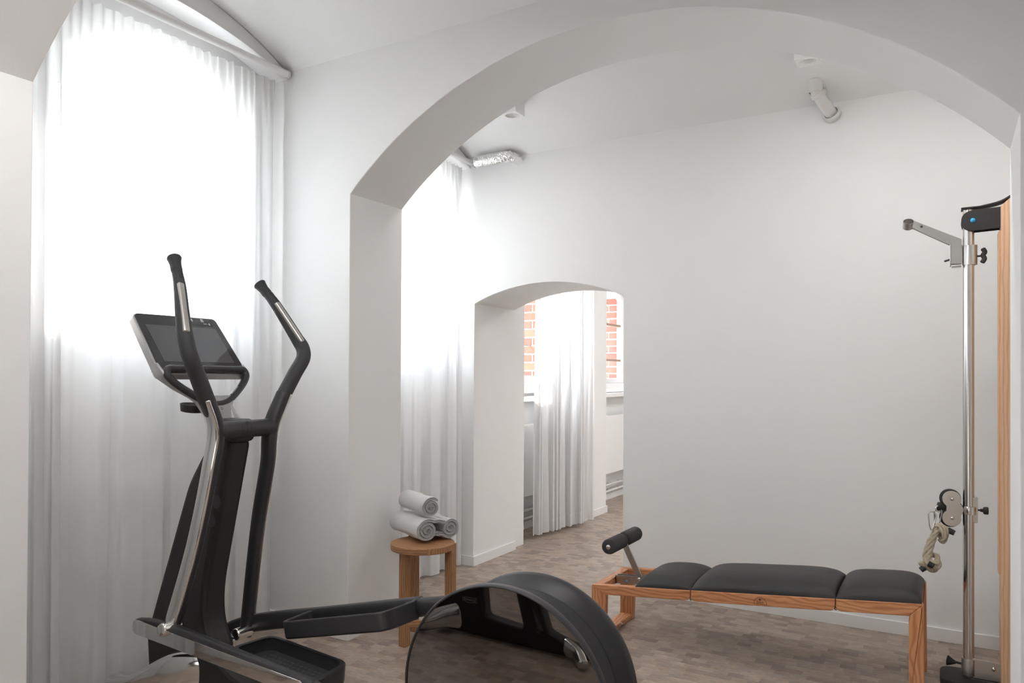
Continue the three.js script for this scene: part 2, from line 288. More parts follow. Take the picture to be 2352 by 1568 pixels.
// ---------------------------------------------------------------- floor of small end-grain wood blocks
const floor = struct('floor', box(XL, XR + 0.3, -0.12, -0.012, -9.8, 2.7), std({ name: 'floor bed', color: 0x4a3d35, roughness: 0.9 }));
{
  const LX = 0.064, LZ = 0.043, GAP = 0.00025, H = 0.014;
  const tones = [[0.66, 0.53, 0.435], [0.59, 0.455, 0.362], [0.71, 0.585, 0.485], [0.51, 0.395, 0.317], [0.62, 0.476, 0.376], [0.57, 0.466, 0.396], [0.675, 0.54, 0.434], [0.46, 0.362, 0.3]];
  const bump = rep(blockTex, 3, 3);
  const mats = tones.map((t) => std({ name: 'wood block', color: new THREE.Color().setRGB(...t), map: rep(blockTex, 3, 3), roughness: 0.38, bumpMap: bump, bumpScale: 0.0003 }));
  const one = (x, z, ox, oy, dy) => {                          // top and four sides, bevel-free, uv in metres
    const g = new THREE.BoxGeometry(LX - GAP, H, LZ - GAP), keep = g.toNonIndexed(), drop = (a, n) => { const s = a.array.subarray(18 * n, 18 * n + a.itemSize * 6); return s; };
    const p = [], nn = [], uv = [];
    for (let f = 0; f < 6; f++) if (f !== 3) for (let k = f * 6; k < f * 6 + 6; k++) {
      const A = keep.attributes; p.push(A.position.getX(k) + x, A.position.getY(k) - H / 2 + dy, A.position.getZ(k) + z); nn.push(A.normal.getX(k), A.normal.getY(k), A.normal.getZ(k)); uv.push(A.position.getX(k) + ox, A.position.getZ(k) + oy);
    }
    return { p, nn, uv };
  };
  const variants = [];
  for (let k = 0; k < 6; k++) { const b = one(0, 0, rand() * 3, rand() * 3, 0), g = new THREE.BufferGeometry(); g.setAttribute('position', new THREE.Float32BufferAttribute(b.p, 3)); g.setAttribute('normal', new THREE.Float32BufferAttribute(b.nn, 3)); g.setAttribute('uv', new THREE.Float32BufferAttribute(b.uv, 2)); variants.push(g); }
  const all = [], eye = camera.position, fwd = V(-0.506, 0.0086, -0.8625), right = V(0.8626, 0.0054, -0.5059);
  let row = 0;
  for (let z = 2.2; z > -9.3; z -= LZ, row++) for (let x = -3.14 + rand() * LX; x < (z < A0 ? 1.1 : 2.1); x += LX) {
    const d = V(x, 0, z).sub(eye), dep = d.dot(fwd), u = 1176 + 1708.8 * d.dot(right) / dep, v = 848 + 1708.8 * 1.25 / dep;
    const seen = dep > 1.5 && u > 20 && u < 2340 && v < 1566 && !(u > 925 && u < 1465 && v > 1330) && !(u < 520) && !(u < 790 && v > 1500) && !(x < -2.7);
    const tone = clamp(Math.floor((0.5 + 0.42 * n2(x * 1.1, z * 1.1) * 0.5 + (rand() - 0.5) * 0.98) * tones.length), 0, tones.length - 1);
    all.push({ x, z, dy: (rand() - 0.5) * 0.0003, tone, k: Math.floor(rand() * 6), big: seen ? 1 / dep ** 3 : 0 });
  }
  const order = all.map((_, i) => i).sort((a, b) => all[b].big - all[a].big), single = new Set(order.slice(0, 300).filter((i) => all[i].big > 0));
  const P = [], N = [], U = [], C = [];
  all.forEach((b, i) => {
    if (single.has(i)) {
      const m = new THREE.Mesh(variants[b.k], mats[b.tone]); m.name = 'wood_block'; m.position.set(b.x, b.dy, b.z); m.castShadow = m.receiveShadow = true; floor.add(m);
    } else {
      const q = one(b.x, b.z, b.k * 0.61, b.k * 0.37 + b.tone * 0.13, b.dy); P.push(...q.p); N.push(...q.nn); U.push(...q.uv); for (let k = 0; k < 30; k++) C.push(...tones[b.tone]);
    }
  });
  const g = new THREE.BufferGeometry(); g.setAttribute('position', new THREE.Float32BufferAttribute(P, 3)); g.setAttribute('normal', new THREE.Float32BufferAttribute(N, 3)); g.setAttribute('uv', new THREE.Float32BufferAttribute(U, 2)); g.setAttribute('color', new THREE.Float32BufferAttribute(C, 3));
  const rest = new THREE.Mesh(g, std({ name: 'wood blocks', vertexColors: true, map: rep(blockTex, 3, 3), roughness: 0.38, bumpMap: bump, bumpScale: 0.0003 }));
  rest.name = 'wood_blocks'; rest.userData.kind = 'stuff'; rest.castShadow = rest.receiveShadow = true; floor.add(rest);
}

// ---------------------------------------------------------------- windows
function makeWindow(k, w, xb, { muntins = [], mullions = [], barMat = M.frame } = {}) {
  const g = structGroup('window_' + k, [xb, w.sill, -((w.wa ?? w.a) + w.b) / 2]), a = (w.wa ?? w.a) + 0.03, b = w.b - 0.03, x1 = xb - 0.03, x0 = xb - 0.09;
  const arch = segment(a, b, w.wy, w.rise * 0.9, 24), rise = w.rise * 0.9;
  const outline = poly([[a, w.sill], [b, w.sill], ...arch.slice().reverse()]), hole = new THREE.Path(), f = 0.052;
  [[a + f, w.sill + f], [b - f, w.sill + f], ...segment(a + f, b - f, w.wy - 0.035, rise, 24).reverse()].forEach(([x, y], i) => (i ? hole.lineTo(x, y) : hole.moveTo(x, y))); hole.closePath();
  outline.holes.push(hole);
  struct('window_frame', extX(outline, x0, x1, 0.006), M.frame, g);
  const glass = poly([[a + 0.04, w.sill + 0.04], [b - 0.04, w.sill + 0.04], ...segment(a + 0.04, b - 0.04, w.wy - 0.03, rise, 24).reverse()]);
  struct('pane', new THREE.ShapeGeometry(glass, 24).rotateY(Math.PI / 2).translate((x0 + x1) / 2, 0, 0), M.glass, g);
  const topAt = (n) => { const hw = (b - a) / 2, R = (hw * hw + rise * rise) / (2 * rise), c = (a + b) / 2; return w.wy - 0.02 + rise - R + Math.sqrt(R * R - (n - c) ** 2); };
  for (const n of mullions) struct('mullion', box(x0 + 0.008, x1 - 0.008, w.sill + 0.03, topAt(n), -n - 0.02, -n + 0.02, 0.004), barMat, g);
  for (const y of muntins) struct('muntin', box(x0 + 0.014, x1 - 0.014, y - 0.013, y + 0.013, -b + 0.03, -a - 0.03, 0.003), barMat, g);
  return g;
}
const brownPaint = std({ name: 'brown glazing bar', color: 0xa08272, roughness: 0.6 });
makeWindow(1, W1, -3.16, { mullions: [2.01], muntins: [2.12] });
makeWindow(2, W2, -3.06, { mullions: [3.58], muntins: [2.05] });
makeWindow(3, W0, -3.16, { mullions: [-0.67], muntins: [2.05] });
makeWindow(6, addedW5, -3.0, { mullions: [8.65], muntins: [1.79] });  // the added window, out of view, brightening the far room
makeWindow(4, W3, -3.0);
makeWindow(5, W4, -3.0, { muntins: [1.42, 1.79], mullions: [6.8], barMat: brownPaint });
// under the windows of the bays with curtains: sill board, cover panel standing in the niche
const underWindow = (k, w, xb, top, foot) => {
  const g = structGroup('trim_' + k, [xb + 0.05, 0, -(w.a + w.b) / 2]), z0 = -w.b + 0.005, z1 = -w.a - 0.005;
  struct('sill_board', box(xb - 0.03, xb + 0.07, w.sill - 0.028, w.sill, z0, z1, 0.004), M.trim, g);
  struct('cover_panel', box(xb + 0.02, xb + 0.05, foot, top, z0, z1, 0.004), M.trim, g);
  struct('cover_ledge', box(xb, xb + 0.075, top, top + 0.02, z0, z1, 0.004), M.trim, g);
};
underWindow(3, W1, -3.16, 0.75, 0.16);
underWindow(4, W2, -3.06, 0.75, 0.16);
for (const [k, w] of [[5, W3], [6, W4]]) {
  const g = structGroup('trim_' + k, [-2.95, 0, -(w.a + w.b) / 2]), z0 = -w.b + 0.005, z1 = -w.a - 0.005;
  struct('sill_board', box(-3.03, -2.94, w.sill - 0.09, w.sill - 0.06, z0, z1, 0.003), M.trim, g);
  struct('window_ledge', box(-3.0, -2.88, 1.045, 1.085, z0, z1, 0.004), M.trim, g);
  struct('cover_panel', box(-2.95, -2.89, 0.29, 0.86, z0, z1, 0.004), M.trim, g);
}
// heating pipes low in the two far niches
for (const [w, at] of [[W3, 'the gap left of the far curtain'], [W4, 'the niche right of the far pier']]) {
  for (const [y, which] of [[0.16, 'upper'], [0.095, 'lower']]) {
    const t = thing('heating_pipe', which + ' of two cream heating pipes in ' + at, 'pipe', [-2.955, y, -(w.a + w.b) / 2], 'heating pipes in the far niches');
    obj('pipe', cyl([-2.955, y, -w.b + 0.006], [-2.955, y, -w.a - 0.006], 0.0125), M.pipePaint, t);
    for (const f of [0.35, 0.56, 0.78]) { const n = lerp(w.a, w.b, f); obj('clip', [lathe([[0.0128, -0.009], [0.0165, -0.009], [0.0165, 0.009], [0.0128, 0.009]], [-2.955, y, -n], [0, 0, 1], 20), box(-2.998, -2.965, y - 0.006, y + 0.006, -n - 0.006, -n + 0.006)], M.pipePaint, t); }
  }
}

// ---------------------------------------------------------------- outside: brick reveal, yard, grille, house opposite
{
  const rev = struct('wall_brick', box(-3.49, -3.095, 1.15, 2.45, -5.84, -5.826), M.mortar);     // far reveal of the fourth window
  const shapes = [0.21, 0.1].map((len) => new RoundedBoxGeometry(len, 0.064, 0.016, 1, 0.004));
  for (let r = 0; r < 17; r++) {
    let x = -3.098 - (r % 2 ? 0.055 : 0.11), i = 0;
    for (const len of r % 2 ? [0.1, 0.21, 0.1] : [0.21, 0.1]) {
      const m = new THREE.Mesh(shapes[len > 0.15 ? 0 : 1], M.brick[(r * 3 + i * 2) % 4]); m.name = 'brick'; m.castShadow = m.receiveShadow = true;
      x = i ? x - len / 2 : -3.1 - len / 2; m.position.set(x, 1.185 + r * 0.0745, -5.821 + 0.002 * n2(r, i)); x -= len / 2 + 0.011; i++; rev.add(m);
    }
  }
  const rev2 = struct('wall_brick_end', box(-3.49, -3.095, 1.13, 2.3, -7.57, -7.556), M.mortar);
  for (let r = 0; r < 15; r++) { let x = -3.1; for (const len of r % 2 ? [0.1, 0.21] : [0.21, 0.1]) { const m = new THREE.Mesh(shapes[len > 0.15 ? 0 : 1], M.brick[(r * 5 + (len > 0.15)) % 4]); m.name = 'brick'; m.position.set(x - len / 2, 1.17 + r * 0.0745, -7.551); x -= len + 0.011; m.castShadow = m.receiveShadow = true; rev2.add(m); } }
  const bars = std({ name: 'grille paint', color: 0x6d5a55, roughness: 0.6 });
  for (const [w, list, lab] of [[W3, [5.62, 5.32], 'dark window grille before the brick reveal'], [W4, [6.75, 7.05, 7.3], 'window grille outside the clear window right of the far pier']]) {
    const t = thing('window_grille', lab, 'grille', [-3.22, w.sill, -(w.a + w.b) / 2]);
    for (const n of list) obj('bar', cyl([-3.22, w.sill, -n], [-3.22, w.wy + 0.1, -n], 0.011), bars, t);
    for (const y of [1.42, 1.95]) obj('cross_bar', cyl([-3.22, y + 0.1, -w.b + 0.035], [-3.22, y + 0.1, -(w.wa ?? w.a) - 0.035], 0.006), bars, t);
  }
  struct('ground', box(-30, XL, 0.6, 0.95, -30, 14), std({ name: 'yard paving', color: 0xb8b2a8, roughness: 0.95 }));
  struct('wall_outside', box(-3.75, XL - 0.001, -0.2, 0.95, -12, 6), M.mortar);
  const t = thing('building', 'pale rendered building across the yard behind the clear far window', 'building', [-12, 0.95, -9]);
  const pale = std({ name: 'pale render', color: 0xd9dadb, roughness: 0.9 }), dark = phy({ name: 'facade glass', color: 0x8795a2, roughness: 0.1 });
  obj('wall', box(-16, -12, 0.95, 6.6, -24, 8), pale, t);
  obj('roof', extZ(poly([[-16.3, 6.6], [-11.7, 6.6], [-14, 8.2]]), -24.3, 8.3), std({ name: 'slate', color: 0x8a8a8e, roughness: 0.8 }), t);
  for (let i = 0; i < 11; i++) for (const y of [1.9, 4.3]) { const z = -22 + i * 2.7; const f = obj('window', box(-12.03, -11.97, y, y + 1.5, z - 0.55, z + 0.55), M.frame, t); obj('pane', [box(-11.965, -11.955, y + 0.06, y + 1.44, z - 0.49, z - 0.03), box(-11.965, -11.955, y + 0.06, y + 1.44, z + 0.03, z + 0.49)], dark, f); }
}

// ---------------------------------------------------------------- sheer curtains on their rails
function curtain(label, { x, x1 = x, za, zb, y0, y1, folds, amp, seed, lean = 0, base }) {
  const t = thing('sheer_curtain', label, 'curtain', [x, y0, -(za + zb) / 2]);
  const ph = (s) => { let a = 0; for (let i = 1; i < 5; i++) a += n2(seed * 3.1 + i * 9.7, s * (2 + i * 1.7)) * 0.75 / i; return a; };
  const at = (s, h) => {                                       // s along the rail 0..1, h height 0..1
    const th = (s * folds + ph(s) + (1 - h) * 0.25 * n2(seed, s * 3)) * Math.PI * 2, open = lerp(1, 0.5, smooth(0.2, 1, h));
    const a = amp * open * (0.75 + 0.4 * n2(seed + 5, s * 6)), top = smooth(0.9, 1, h);
    const dx = a * (Math.sin(th) + 0.22 * Math.sin(2 * th + 1)) * (1 - 0.5 * top) + 0.007 * top * Math.sin(s * (zb - za) / 0.042 * Math.PI * 2);
    const dz = 0.45 * a * Math.sin(2 * th) * (1 - top);
    return [lerp(x, x1, s) + dx + lean * (1 - h) * Math.sin(s * 5 + seed), lerp(y0, y1, h) + (h > 0.98 ? 0.005 * Math.sin(s * 140) : 0) + (1 - h < 0.02 ? 0 : 0), -lerp(za, zb, s) + dz];
  };
  const H = y1 - y0, W = zb - za, hemH = 0.1 / H, headH = 0.065 / H, nu = Math.round(W * 300);
  obj('cloth', grid(nu, 60, (u, v) => at(u, lerp(hemH, 1 - headH, v)), (u, v) => [u * W, v * H]), M.sheer, t);
  obj('hem', grid(nu, 4, (u, v) => at(u, lerp(0, hemH, v)), (u, v) => [u * W, v * 0.1]), M.sheerDouble, t);
  obj('heading', grid(nu, 4, (u, v) => at(u, lerp(1 - headH, 1, v)), (u, v) => [u * W, v * 0.07]), M.sheerDouble, t);
  return t;
}
curtain('long white sheer curtain behind the elliptical trainer', { x: -2.915, za: 1.2, zb: 2.6, y0: 0.008, y1: 2.72, folds: 8, amp: 0.026, seed: 2, lean: 0.012 });
curtain('white sheer curtain in the bay beyond the arch, behind the towel stool', { x: -2.77, za: 3.06, zb: 4.05, y0: 0.012, y1: 2.62, folds: 6.5, amp: 0.03, seed: 5 });
curtain('half-drawn white sheer curtain in the far room, seen through the small doorway', { x: -2.73, x1: -2.63, za: 5.0, zb: 5.84, y0: 0.03, y1: 2.5, folds: 9, amp: 0.038, seed: 8 });
for (const [x, y, z0, z1, lab] of [[-2.85, 2.75, N1, A0, 'white curtain rail over the elliptical trainer'], [-2.715, 2.652, A1, B0, 'white curtain rail in the bay beyond the arch'], [-2.67, 2.53, -4.7, -5.9, 'white curtain rail in the far room']]) {
  const t = thing('curtain_rail', lab, 'curtain rail', [x, y, (z0 + z1) / 2]);
  obj('rail', cyl([x, y, z0 - 0.012], [x, y, z1 + 0.02], 0.018, 0.018, 20), M.trim, t);
  obj('end_cap', [lathe([[0.001, -0.008], [0.0195, -0.008], [0.0195, 0.006], [0.001, 0.008]], [x, y, z1 + 0.022], [0, 0, 1], 20)], M.trim, t);
}

// added fill lights, each behind an unseen glowing panel
const fillGlow = std({ name: 'added fill diffuser', color: 0xffffff, roughness: 0.6, emissive: 0xfff0dc, emissiveIntensity: 1.2 });
FILL_PANELS.forEach(({ at, w, d, to, power, label }) => {
  const t = thing('fill_panel', label, 'lamp', at), down = V(...to).sub(V(...at)).normalize(), turn = new THREE.Quaternion().setFromUnitVectors(V(0, -1, 0), down);
  const put = (g) => g.applyQuaternion(turn).translate(...at);
  obj('housing', put(box(-w / 2, w / 2, 0.0, 0.045, -d / 2, d / 2, 0.006)), M.trim, t);
  obj('fill_diffuser', put(box(-w / 2 + 0.012, w / 2 - 0.012, -0.004, 0, -d / 2 + 0.012, d / 2 - 0.012)), fillGlow, t);
  const l = new THREE.RectAreaLight(new THREE.Color(1, 0.98, 0.955), power, w - 0.03, d - 0.03); l.name = 'fill_light';
  l.position.set(...at).addScaledVector(down, 0.008); l.lookAt(...to); scene.add(l);
});

// ---------------------------------------------------------------- flat print on a small plate of its own
function print(name, w, h, draw, px = 512, color = null) {
  const c = document.createElement('canvas'); c.width = px; c.height = Math.round(px * h / w);
  const x = c.getContext('2d'); x.clearRect(0, 0, c.width, c.height); draw(x, c.width, c.height);
  const t = new THREE.CanvasTexture(c); t.colorSpace = THREE.SRGBColorSpace; t.magFilter = THREE.LinearFilter;
  return std({ name, map: t, transparent: true, roughness: 0.5 });
}
function plate(w, h, at, normal, upDir) {                      // a small rectangle; uv 0..1
  const g = new THREE.PlaneGeometry(w, h), z = V(...normal).normalize(), x = V(...upDir).cross(z).normalize(), y = z.clone().cross(x);
  return g.applyMatrix4(new THREE.Matrix4().makeBasis(x, y, z)).translate(...at);
}
const logoDraw = (c, w, h) => {
  c.fillStyle = c.strokeStyle = '#b9b5b0'; c.textAlign = 'center'; c.textBaseline = 'middle';
  c.font = 'bold ' + Math.round(h * 0.36) + 'px sans-serif'; c.fillText('TECHNOGYM', w / 2, h * 0.5);
  c.lineWidth = h * 0.055; c.beginPath();
  c.moveTo(w * 0.03, h * 0.14); c.lineTo(w * 0.78, h * 0.14); c.lineTo(w * 0.8, h * 0.26); c.lineTo(w * 0.97, h * 0.26); c.lineTo(w * 0.97, h * 0.76); c.lineTo(w * 0.78, h * 0.76);
  c.lineTo(w * 0.72, h * 0.9); c.lineTo(w * 0.3, h * 0.9); c.lineTo(w * 0.27, h * 0.76); c.lineTo(w * 0.06, h * 0.76); c.lineTo(w * 0.03, h * 0.14); c.stroke();
};

// ---------------------------------------------------------------- elliptical trainer
{
  const ZC = -1.875, t = thing('elliptical_trainer', 'dark grey elliptical trainer with chrome levers, console and large wheel', 'elliptical trainer', [-1.8, 0, ZC]);
  // upright
  const upright = roundPoly([[-2.30, 1.02], [-2.262, 1.0], [-2.418, 0.36, 0.16], [-2.33, 0.2, 0.05], [-2.73, 0.2], [-2.735, 0.26], [-2.5, 0.84, 0.05], [-2.41, 0.965, 0.05], [-2.35, 1.015]], 0.03);
  const up = obj('upright', extZ(upright, ZC - 0.052, ZC + 0.052, 0.022), M.blackPlastic, t);
  for (const [x, y] of [[-2.3325, 0.779], [-2.361, 0.707]]) obj('speaker_disc', lathe([[0, 0.002], [0.0235, 0.002], [0.0255, 0]], [x, y, ZC + 0.0518], [0, 0, 1], 28), M.gunmetal, up);
  obj('front_cover', extZ(roundPoly([[-2.298, 1.0], [-2.27, 0.985], [-2.42, 0.37], [-2.36, 0.24], [-2.45, 0.24], [-2.455, 0.38]], 0.012), ZC - 0.034, ZC + 0.034, 0.008), M.gunmetal, up);
  // hub across the top
  const hub = obj('hub', [cyl([-2.245, 1.049, ZC - 0.095], [-2.245, 1.049, ZC + 0.095], 0.0325, 0.0325, 40), box(-2.37, -2.24, 1.0, 1.085, ZC - 0.05, ZC + 0.05, 0.02)], M.gunmetal, t);
  for (const z of [0.034, -0.004]) obj('hub_seam', lathe([[0.0327, -0.0008], [0.0331, 0], [0.0327, 0.0008]], [-2.245, 1.049, ZC + z], [0, 0, 1], 40), M.blackPlastic, hub);
  obj('hub_label', plate(0.02, 0.05, [-2.2118, 1.054, ZC + 0.015], [1, 0.12, 0], [0, 1, 0]), print('hub print', 0.02, 0.05, (c, w, h) => { c.strokeStyle = '#0c0c0d'; c.lineWidth = w * 0.09; c.beginPath(); c.arc(w / 2, h * 0.16, w * 0.26, 0, 7); c.stroke(); c.beginPath(); c.moveTo(w * 0.36, h * 0.16); c.lineTo(w * 0.6, h * 0.1); c.stroke(); c.beginPath(); c.moveTo(w * 0.55, h * 0.3); c.lineTo(w * 0.55, h * 0.86); c.stroke(); c.beginPath(); c.moveTo(w * 0.4, h * 0.84); c.lineTo(w * 0.7, h * 0.84); c.lineTo(w * 0.55, h * 0.95); c.fillStyle = '#0c0c0d'; c.fill(); }, 128), hub);
  // levers
  const levers = {
    near: { s: 1, P: { hub: [-2.245, 1.049], collar: [-2.2307, 1.1606], elbow: [-2.2083, 1.3144], gripbot: [-2.2341, 1.3841], gripmid: [-2.329, 1.5691], top: [-2.3878, 1.6651], mid: [-2.2666, 0.9069], lowmid: [-2.3254, 0.6401], low: [-2.4387, 0.3459] } },
    far: { s: -1, P: { hub: [-2.245, 1.049], collar: [-2.2315, 1.1739], elbow: [-2.2066, 1.3338], gripbot: [-2.2353, 1.3724], gripmid: [-2.3349, 1.5384], top: [-2.3988, 1.6151], mid: [-2.2671, 0.9142], lowmid: [-2.3354, 0.6693], low: [-2.402, 0.25] } },
  };
  const W = { hub: 0.118, collar: 0.1747, elbow: 0.262, gripbot: 0.262, gripmid: 0.216, top: 0.196, mid: 0.128, lowmid: 0.1425, low: 0.15 };
  for (const [which, { s, P }] of Object.entries(levers)) {
    const at = (k, o = 0, dx = 0, dy = 0) => [P[k][0] + dx, P[k][1] + dy, ZC + s * (W[k] + o)];
    const body = obj('lever', [sweep([at('low', 0, -0.006, -0.03), at('lowmid'), at('mid'), at('hub', 0.004), at('collar')], (u) => { const w = u < 0.6 ? lerp(0.030, 0.034, u / 0.6) : lerp(0.034, 0.029, (u - 0.6) / 0.4); return [w, u < 0.5 ? 0.017 : lerp(0.017, 0.027, (u - 0.5) * 2)]; }, { seg: 24, rings: 60, power: 2.4 }),
      lathe([[0.033, 0.0], [0.034, 0.01], [0.036, 0.03]], [-2.245, 1.049, ZC + s * 0.093], [0, 0, s], 32)], M.gunmetal, t);
    const O = 0.013;
    obj('chrome_shell', sweep([at('low', O, -0.006, -0.025), at('lowmid', O), at('mid', O), at('hub', O + 0.006), at('collar', O - 0.001)], (u) => [lerp(0.029, 0.031, u), 0.0125], { seg: 24, rings: 60, power: 2.2 }), M.chrome, body);
    obj('joint', lathe([[0.001, -0.04], [0.02, -0.04], [0.024, -0.03], [0.024, 0.03], [0.02, 0.04], [0.001, 0.04]], at('low', which === 'near' ? 0.02 : -0.03, 0.012, -0.012), [0, 0, 1], 24), M.chrome, body);
    // upper handle
    const q = (a, b, u) => [lerp(P[a][0], P[b][0], u), lerp(P[a][1], P[b][1], u), ZC + s * lerp(W[a], W[b], u)];
    const path = [at('collar', 0, 0, -0.002), q('collar', 'elbow', 0.5), q('collar', 'elbow', 0.9), q('elbow', 'gripbot', 0.5), q('gripbot', 'gripmid', 0.12), at('gripmid'), q('gripmid', 'top', 0.62)];
    const grip = obj('handle', sweep(path, (u) => { const r = u < 0.55 ? lerp(0.0285, 0.027, u / 0.55) : lerp(0.027, 0.0185, smooth(0.55, 0.95, u)); return [r, r]; }, { up: [0.4, 0, 1], seg: 24, rings: 70 }), M.rubber, t);
    const a = V(...q('gripmid', 'top', 0.45)), b = V(...q('gripmid', 'top', 1.02)), d = b.clone().sub(a), L = d.length();
    obj('grip_cap', lathe([[0.0188, 0], [0.0198, 0.004], [0.0195, L * 0.45], [0.0225, L * 0.78], [0.025, L * 0.92], [0.0235, L * 0.98], [0.017, L * 1.02], [0.001, L * 1.03]], [a.x, a.y, a.z], [d.x, d.y, d.z], 28), M.rubber, grip);
    // hand sensor: a bright strip set into the side towards the user
    const s0 = q('gripbot', 'gripmid', 0.02), s1 = q('gripbot', 'gripmid', 0.93), off = [0.0165, 0.0065, 0.007];
    obj('hand_sensor', sweep([s0, q('gripbot', 'gripmid', 0.5), s1].map((p, i) => [p[0] + off[0] * [1.2, 1.0, 0.85][i], p[1] + off[1], p[2] + off[2]]), () => [0.0085, 0.0115], { up: [0, 0, 1], seg: 14, rings: 12, power: 3, caps: 3 }), M.brushed, grip);
    const k0 = q('gripmid', 'top', 0.12), k1 = q('gripmid', 'top', 0.42);
    obj('thumb_switch', sweep([k0, k1].map((p) => [p[0] + 0.0125, p[1] + 0.005, p[2]]), () => [0.0085, 0.009], { up: [0, 0, 1], seg: 12, rings: 4, power: 3, caps: 3, straight: true }), M.blackPlastic, grip);
  }
  // console: tablet in a silver shell
  const c0 = V(-2.465, 1.266, ZC), c1 = V(-2.65, 1.486, ZC), upC = c1.clone().sub(c0).normalize(), nC = V(upC.y, -upC.x, 0), hC = c1.distanceTo(c0);
  const onC = (w, h, d = 0) => [c0.x + upC.x * h + nC.x * d, c0.y + upC.y * h + nC.y * d, ZC + w];
  const basis = new THREE.Matrix4().makeBasis(V(0, 0, -1), upC, nC).setPosition(c0);
  const consoleShape = roundPoly([[-0.196, -0.012], [0.196, -0.012], [0.183, hC], [-0.183, hC]], 0.02);
  const shell = obj('console', new THREE.ExtrudeGeometry(consoleShape, { depth: 0.026, bevelEnabled: true, bevelSize: 0.004, bevelOffset: -0.004, bevelThickness: 0.006, bevelSegments: 3, curveSegments: 12 }).translate(0, 0, -0.04).applyMatrix4(basis), M.silver, t);
  obj('front_glass', new THREE.ExtrudeGeometry(roundPoly([[-0.19, 0.0], [0.19, 0.0], [0.178, hC - 0.005], [-0.178, hC - 0.005]], 0.018), { depth: 0.004, bevelEnabled: false, curveSegments: 12 }).translate(0, 0, -0.008).applyMatrix4(basis), M.screen, shell);
  obj('display', new THREE.PlaneGeometry(0.312, 0.185).translate(0, 0.042 + 0.0925, -0.0034).applyMatrix4(basis), M.display, shell);
  obj('icons', plate(0.1, 0.045, onC(-0.1, hC - 0.028, -0.0033), [nC.x, nC.y, 0], [upC.x, upC.y, 0]), print('icon print', 0.1, 0.045, (c, w, h) => {
    c.strokeStyle = c.fillStyle = '#c9ccd0'; c.lineWidth = h * 0.05;
    const bx = w * 0.12, by = h * 0.3, k = h * 0.17; c.beginPath(); c.moveTo(bx - k * 0.6, by - k * 0.5); c.lineTo(bx + k * 0.6, by + k * 0.5); c.lineTo(bx, by + k); c.lineTo(bx, by - k); c.lineTo(bx + k * 0.6, by - k * 0.5); c.lineTo(bx - k * 0.6, by + k * 0.5); c.stroke();
    c.strokeRect(w * 0.56, h * 0.14, h * 0.2, h * 0.32); c.beginPath(); c.arc(w * 0.56 + h * 0.1, h * 0.3, h * 0.08, 0, 7); c.stroke();
    for (const r of [0.08, 0.15, 0.22]) { c.beginPath(); c.arc(w * 0.8, h * 0.72, h * r, -0.7, 0.7); c.stroke(); }
    c.font = 'bold ' + Math.round(h * 0.2) + 'px sans-serif'; c.fillText('NFC', w * 0.6, h * 0.78);
  }, 256), shell);
  // silver V below the tablet, dark grab rail along it, plate with the power button
  const bent = [[0.19, -0.004], [0.19, -0.035], [0.092, -0.118], [0.07, -0.15]].map(([w, h]) => [w, h]);
  const drop = V(-2.382, 1.105, ZC).sub(c0).normalize(), nD = V(drop.y * -1, drop.x, 0).multiplyScalar(-1);
  const onD = (w, h, d = 0) => [c0.x + drop.x * h + 0.012 * d, c0.y + drop.y * h, ZC + w];
  for (const s of [1, -1]) obj('silver_arm', sweep([onC(s * 0.19, 0.03, -0.024), [...onD(s * 0.188, 0.022)].map((v, i) => v - (i === 0 ? 0.016 : 0)), [...onD(s * 0.15, 0.062)].map((v, i) => v - (i === 0 ? 0.014 : 0)), [...onD(s * 0.075, 0.118)].map((v, i) => v - (i === 0 ? 0.012 : 0)), [...onD(s * 0.055, 0.16)].map((v, i) => v - (i === 0 ? 0.012 : 0)), [-2.34, 1.06, ZC + s * 0.05]], () => [0.0225, 0.006], { up: [0, 0, 1], seg: 16, rings: 50, power: 4 }), M.silver, shell);
  const railPts = [[0, -0.004, 0.02], [0.13, -0.004, 0.02], [0.168, -0.002, 0.016], [0.176, 0.02, 0.012], [0.158, 0.05, 0.008], [0.085, 0.112, 0.006], [0.045, 0.136, 0.006], [0, 0.146, 0.006]];
  const loop = [...railPts.map(([w, h, d]) => [c0.x + drop.x * h + d * 0.5, c0.y + drop.y * h, ZC + w]), ...railPts.slice(1, -1).reverse().map(([w, h, d]) => [c0.x + drop.x * h + d * 0.5, c0.y + drop.y * h, ZC - w])];
  obj('grab_rail', new THREE.TubeGeometry(new THREE.CatmullRomCurve3(loop.map((p) => V(...p)), true, 'centripetal'), 160, 0.0135, 16, true), M.gunmetal, shell);
  const plateGeo = new THREE.ExtrudeGeometry(roundPoly([[-0.082, 0.02], [0.082, 0.02], [0.05, -0.03], [0.054, -0.075], [-0.054, -0.075], [-0.05, -0.03]], 0.012), { depth: 0.008, bevelEnabled: true, bevelSize: 0.002, bevelThickness: 0.002, bevelSegments: 2 }).applyMatrix4(new THREE.Matrix4().makeBasis(V(0, 0, -1), drop.clone().negate(), V(-drop.y, drop.x, 0)).setPosition(c0.x + drop.x * 0.135 + 0.002, c0.y + drop.y * 0.135, ZC));
  const plt = obj('power_plate', plateGeo, M.silver, shell);
  obj('power_symbol', plate(0.014, 0.014, [c0.x + drop.x * 0.167 + 0.0165, c0.y + drop.y * 0.167 + 0.005, ZC], [-drop.y, drop.x, 0], [-drop.x, -drop.y, 0]), print('power print', 1, 1, (c, w, h) => { c.strokeStyle = '#2b2c2e'; c.lineWidth = w * 0.12; c.beginPath(); c.arc(w / 2, h * 0.55, w * 0.34, -0.9, Math.PI + 0.9); c.stroke(); c.beginPath(); c.moveTo(w / 2, h * 0.08); c.lineTo(w / 2, h * 0.5); c.stroke(); }, 128), plt);
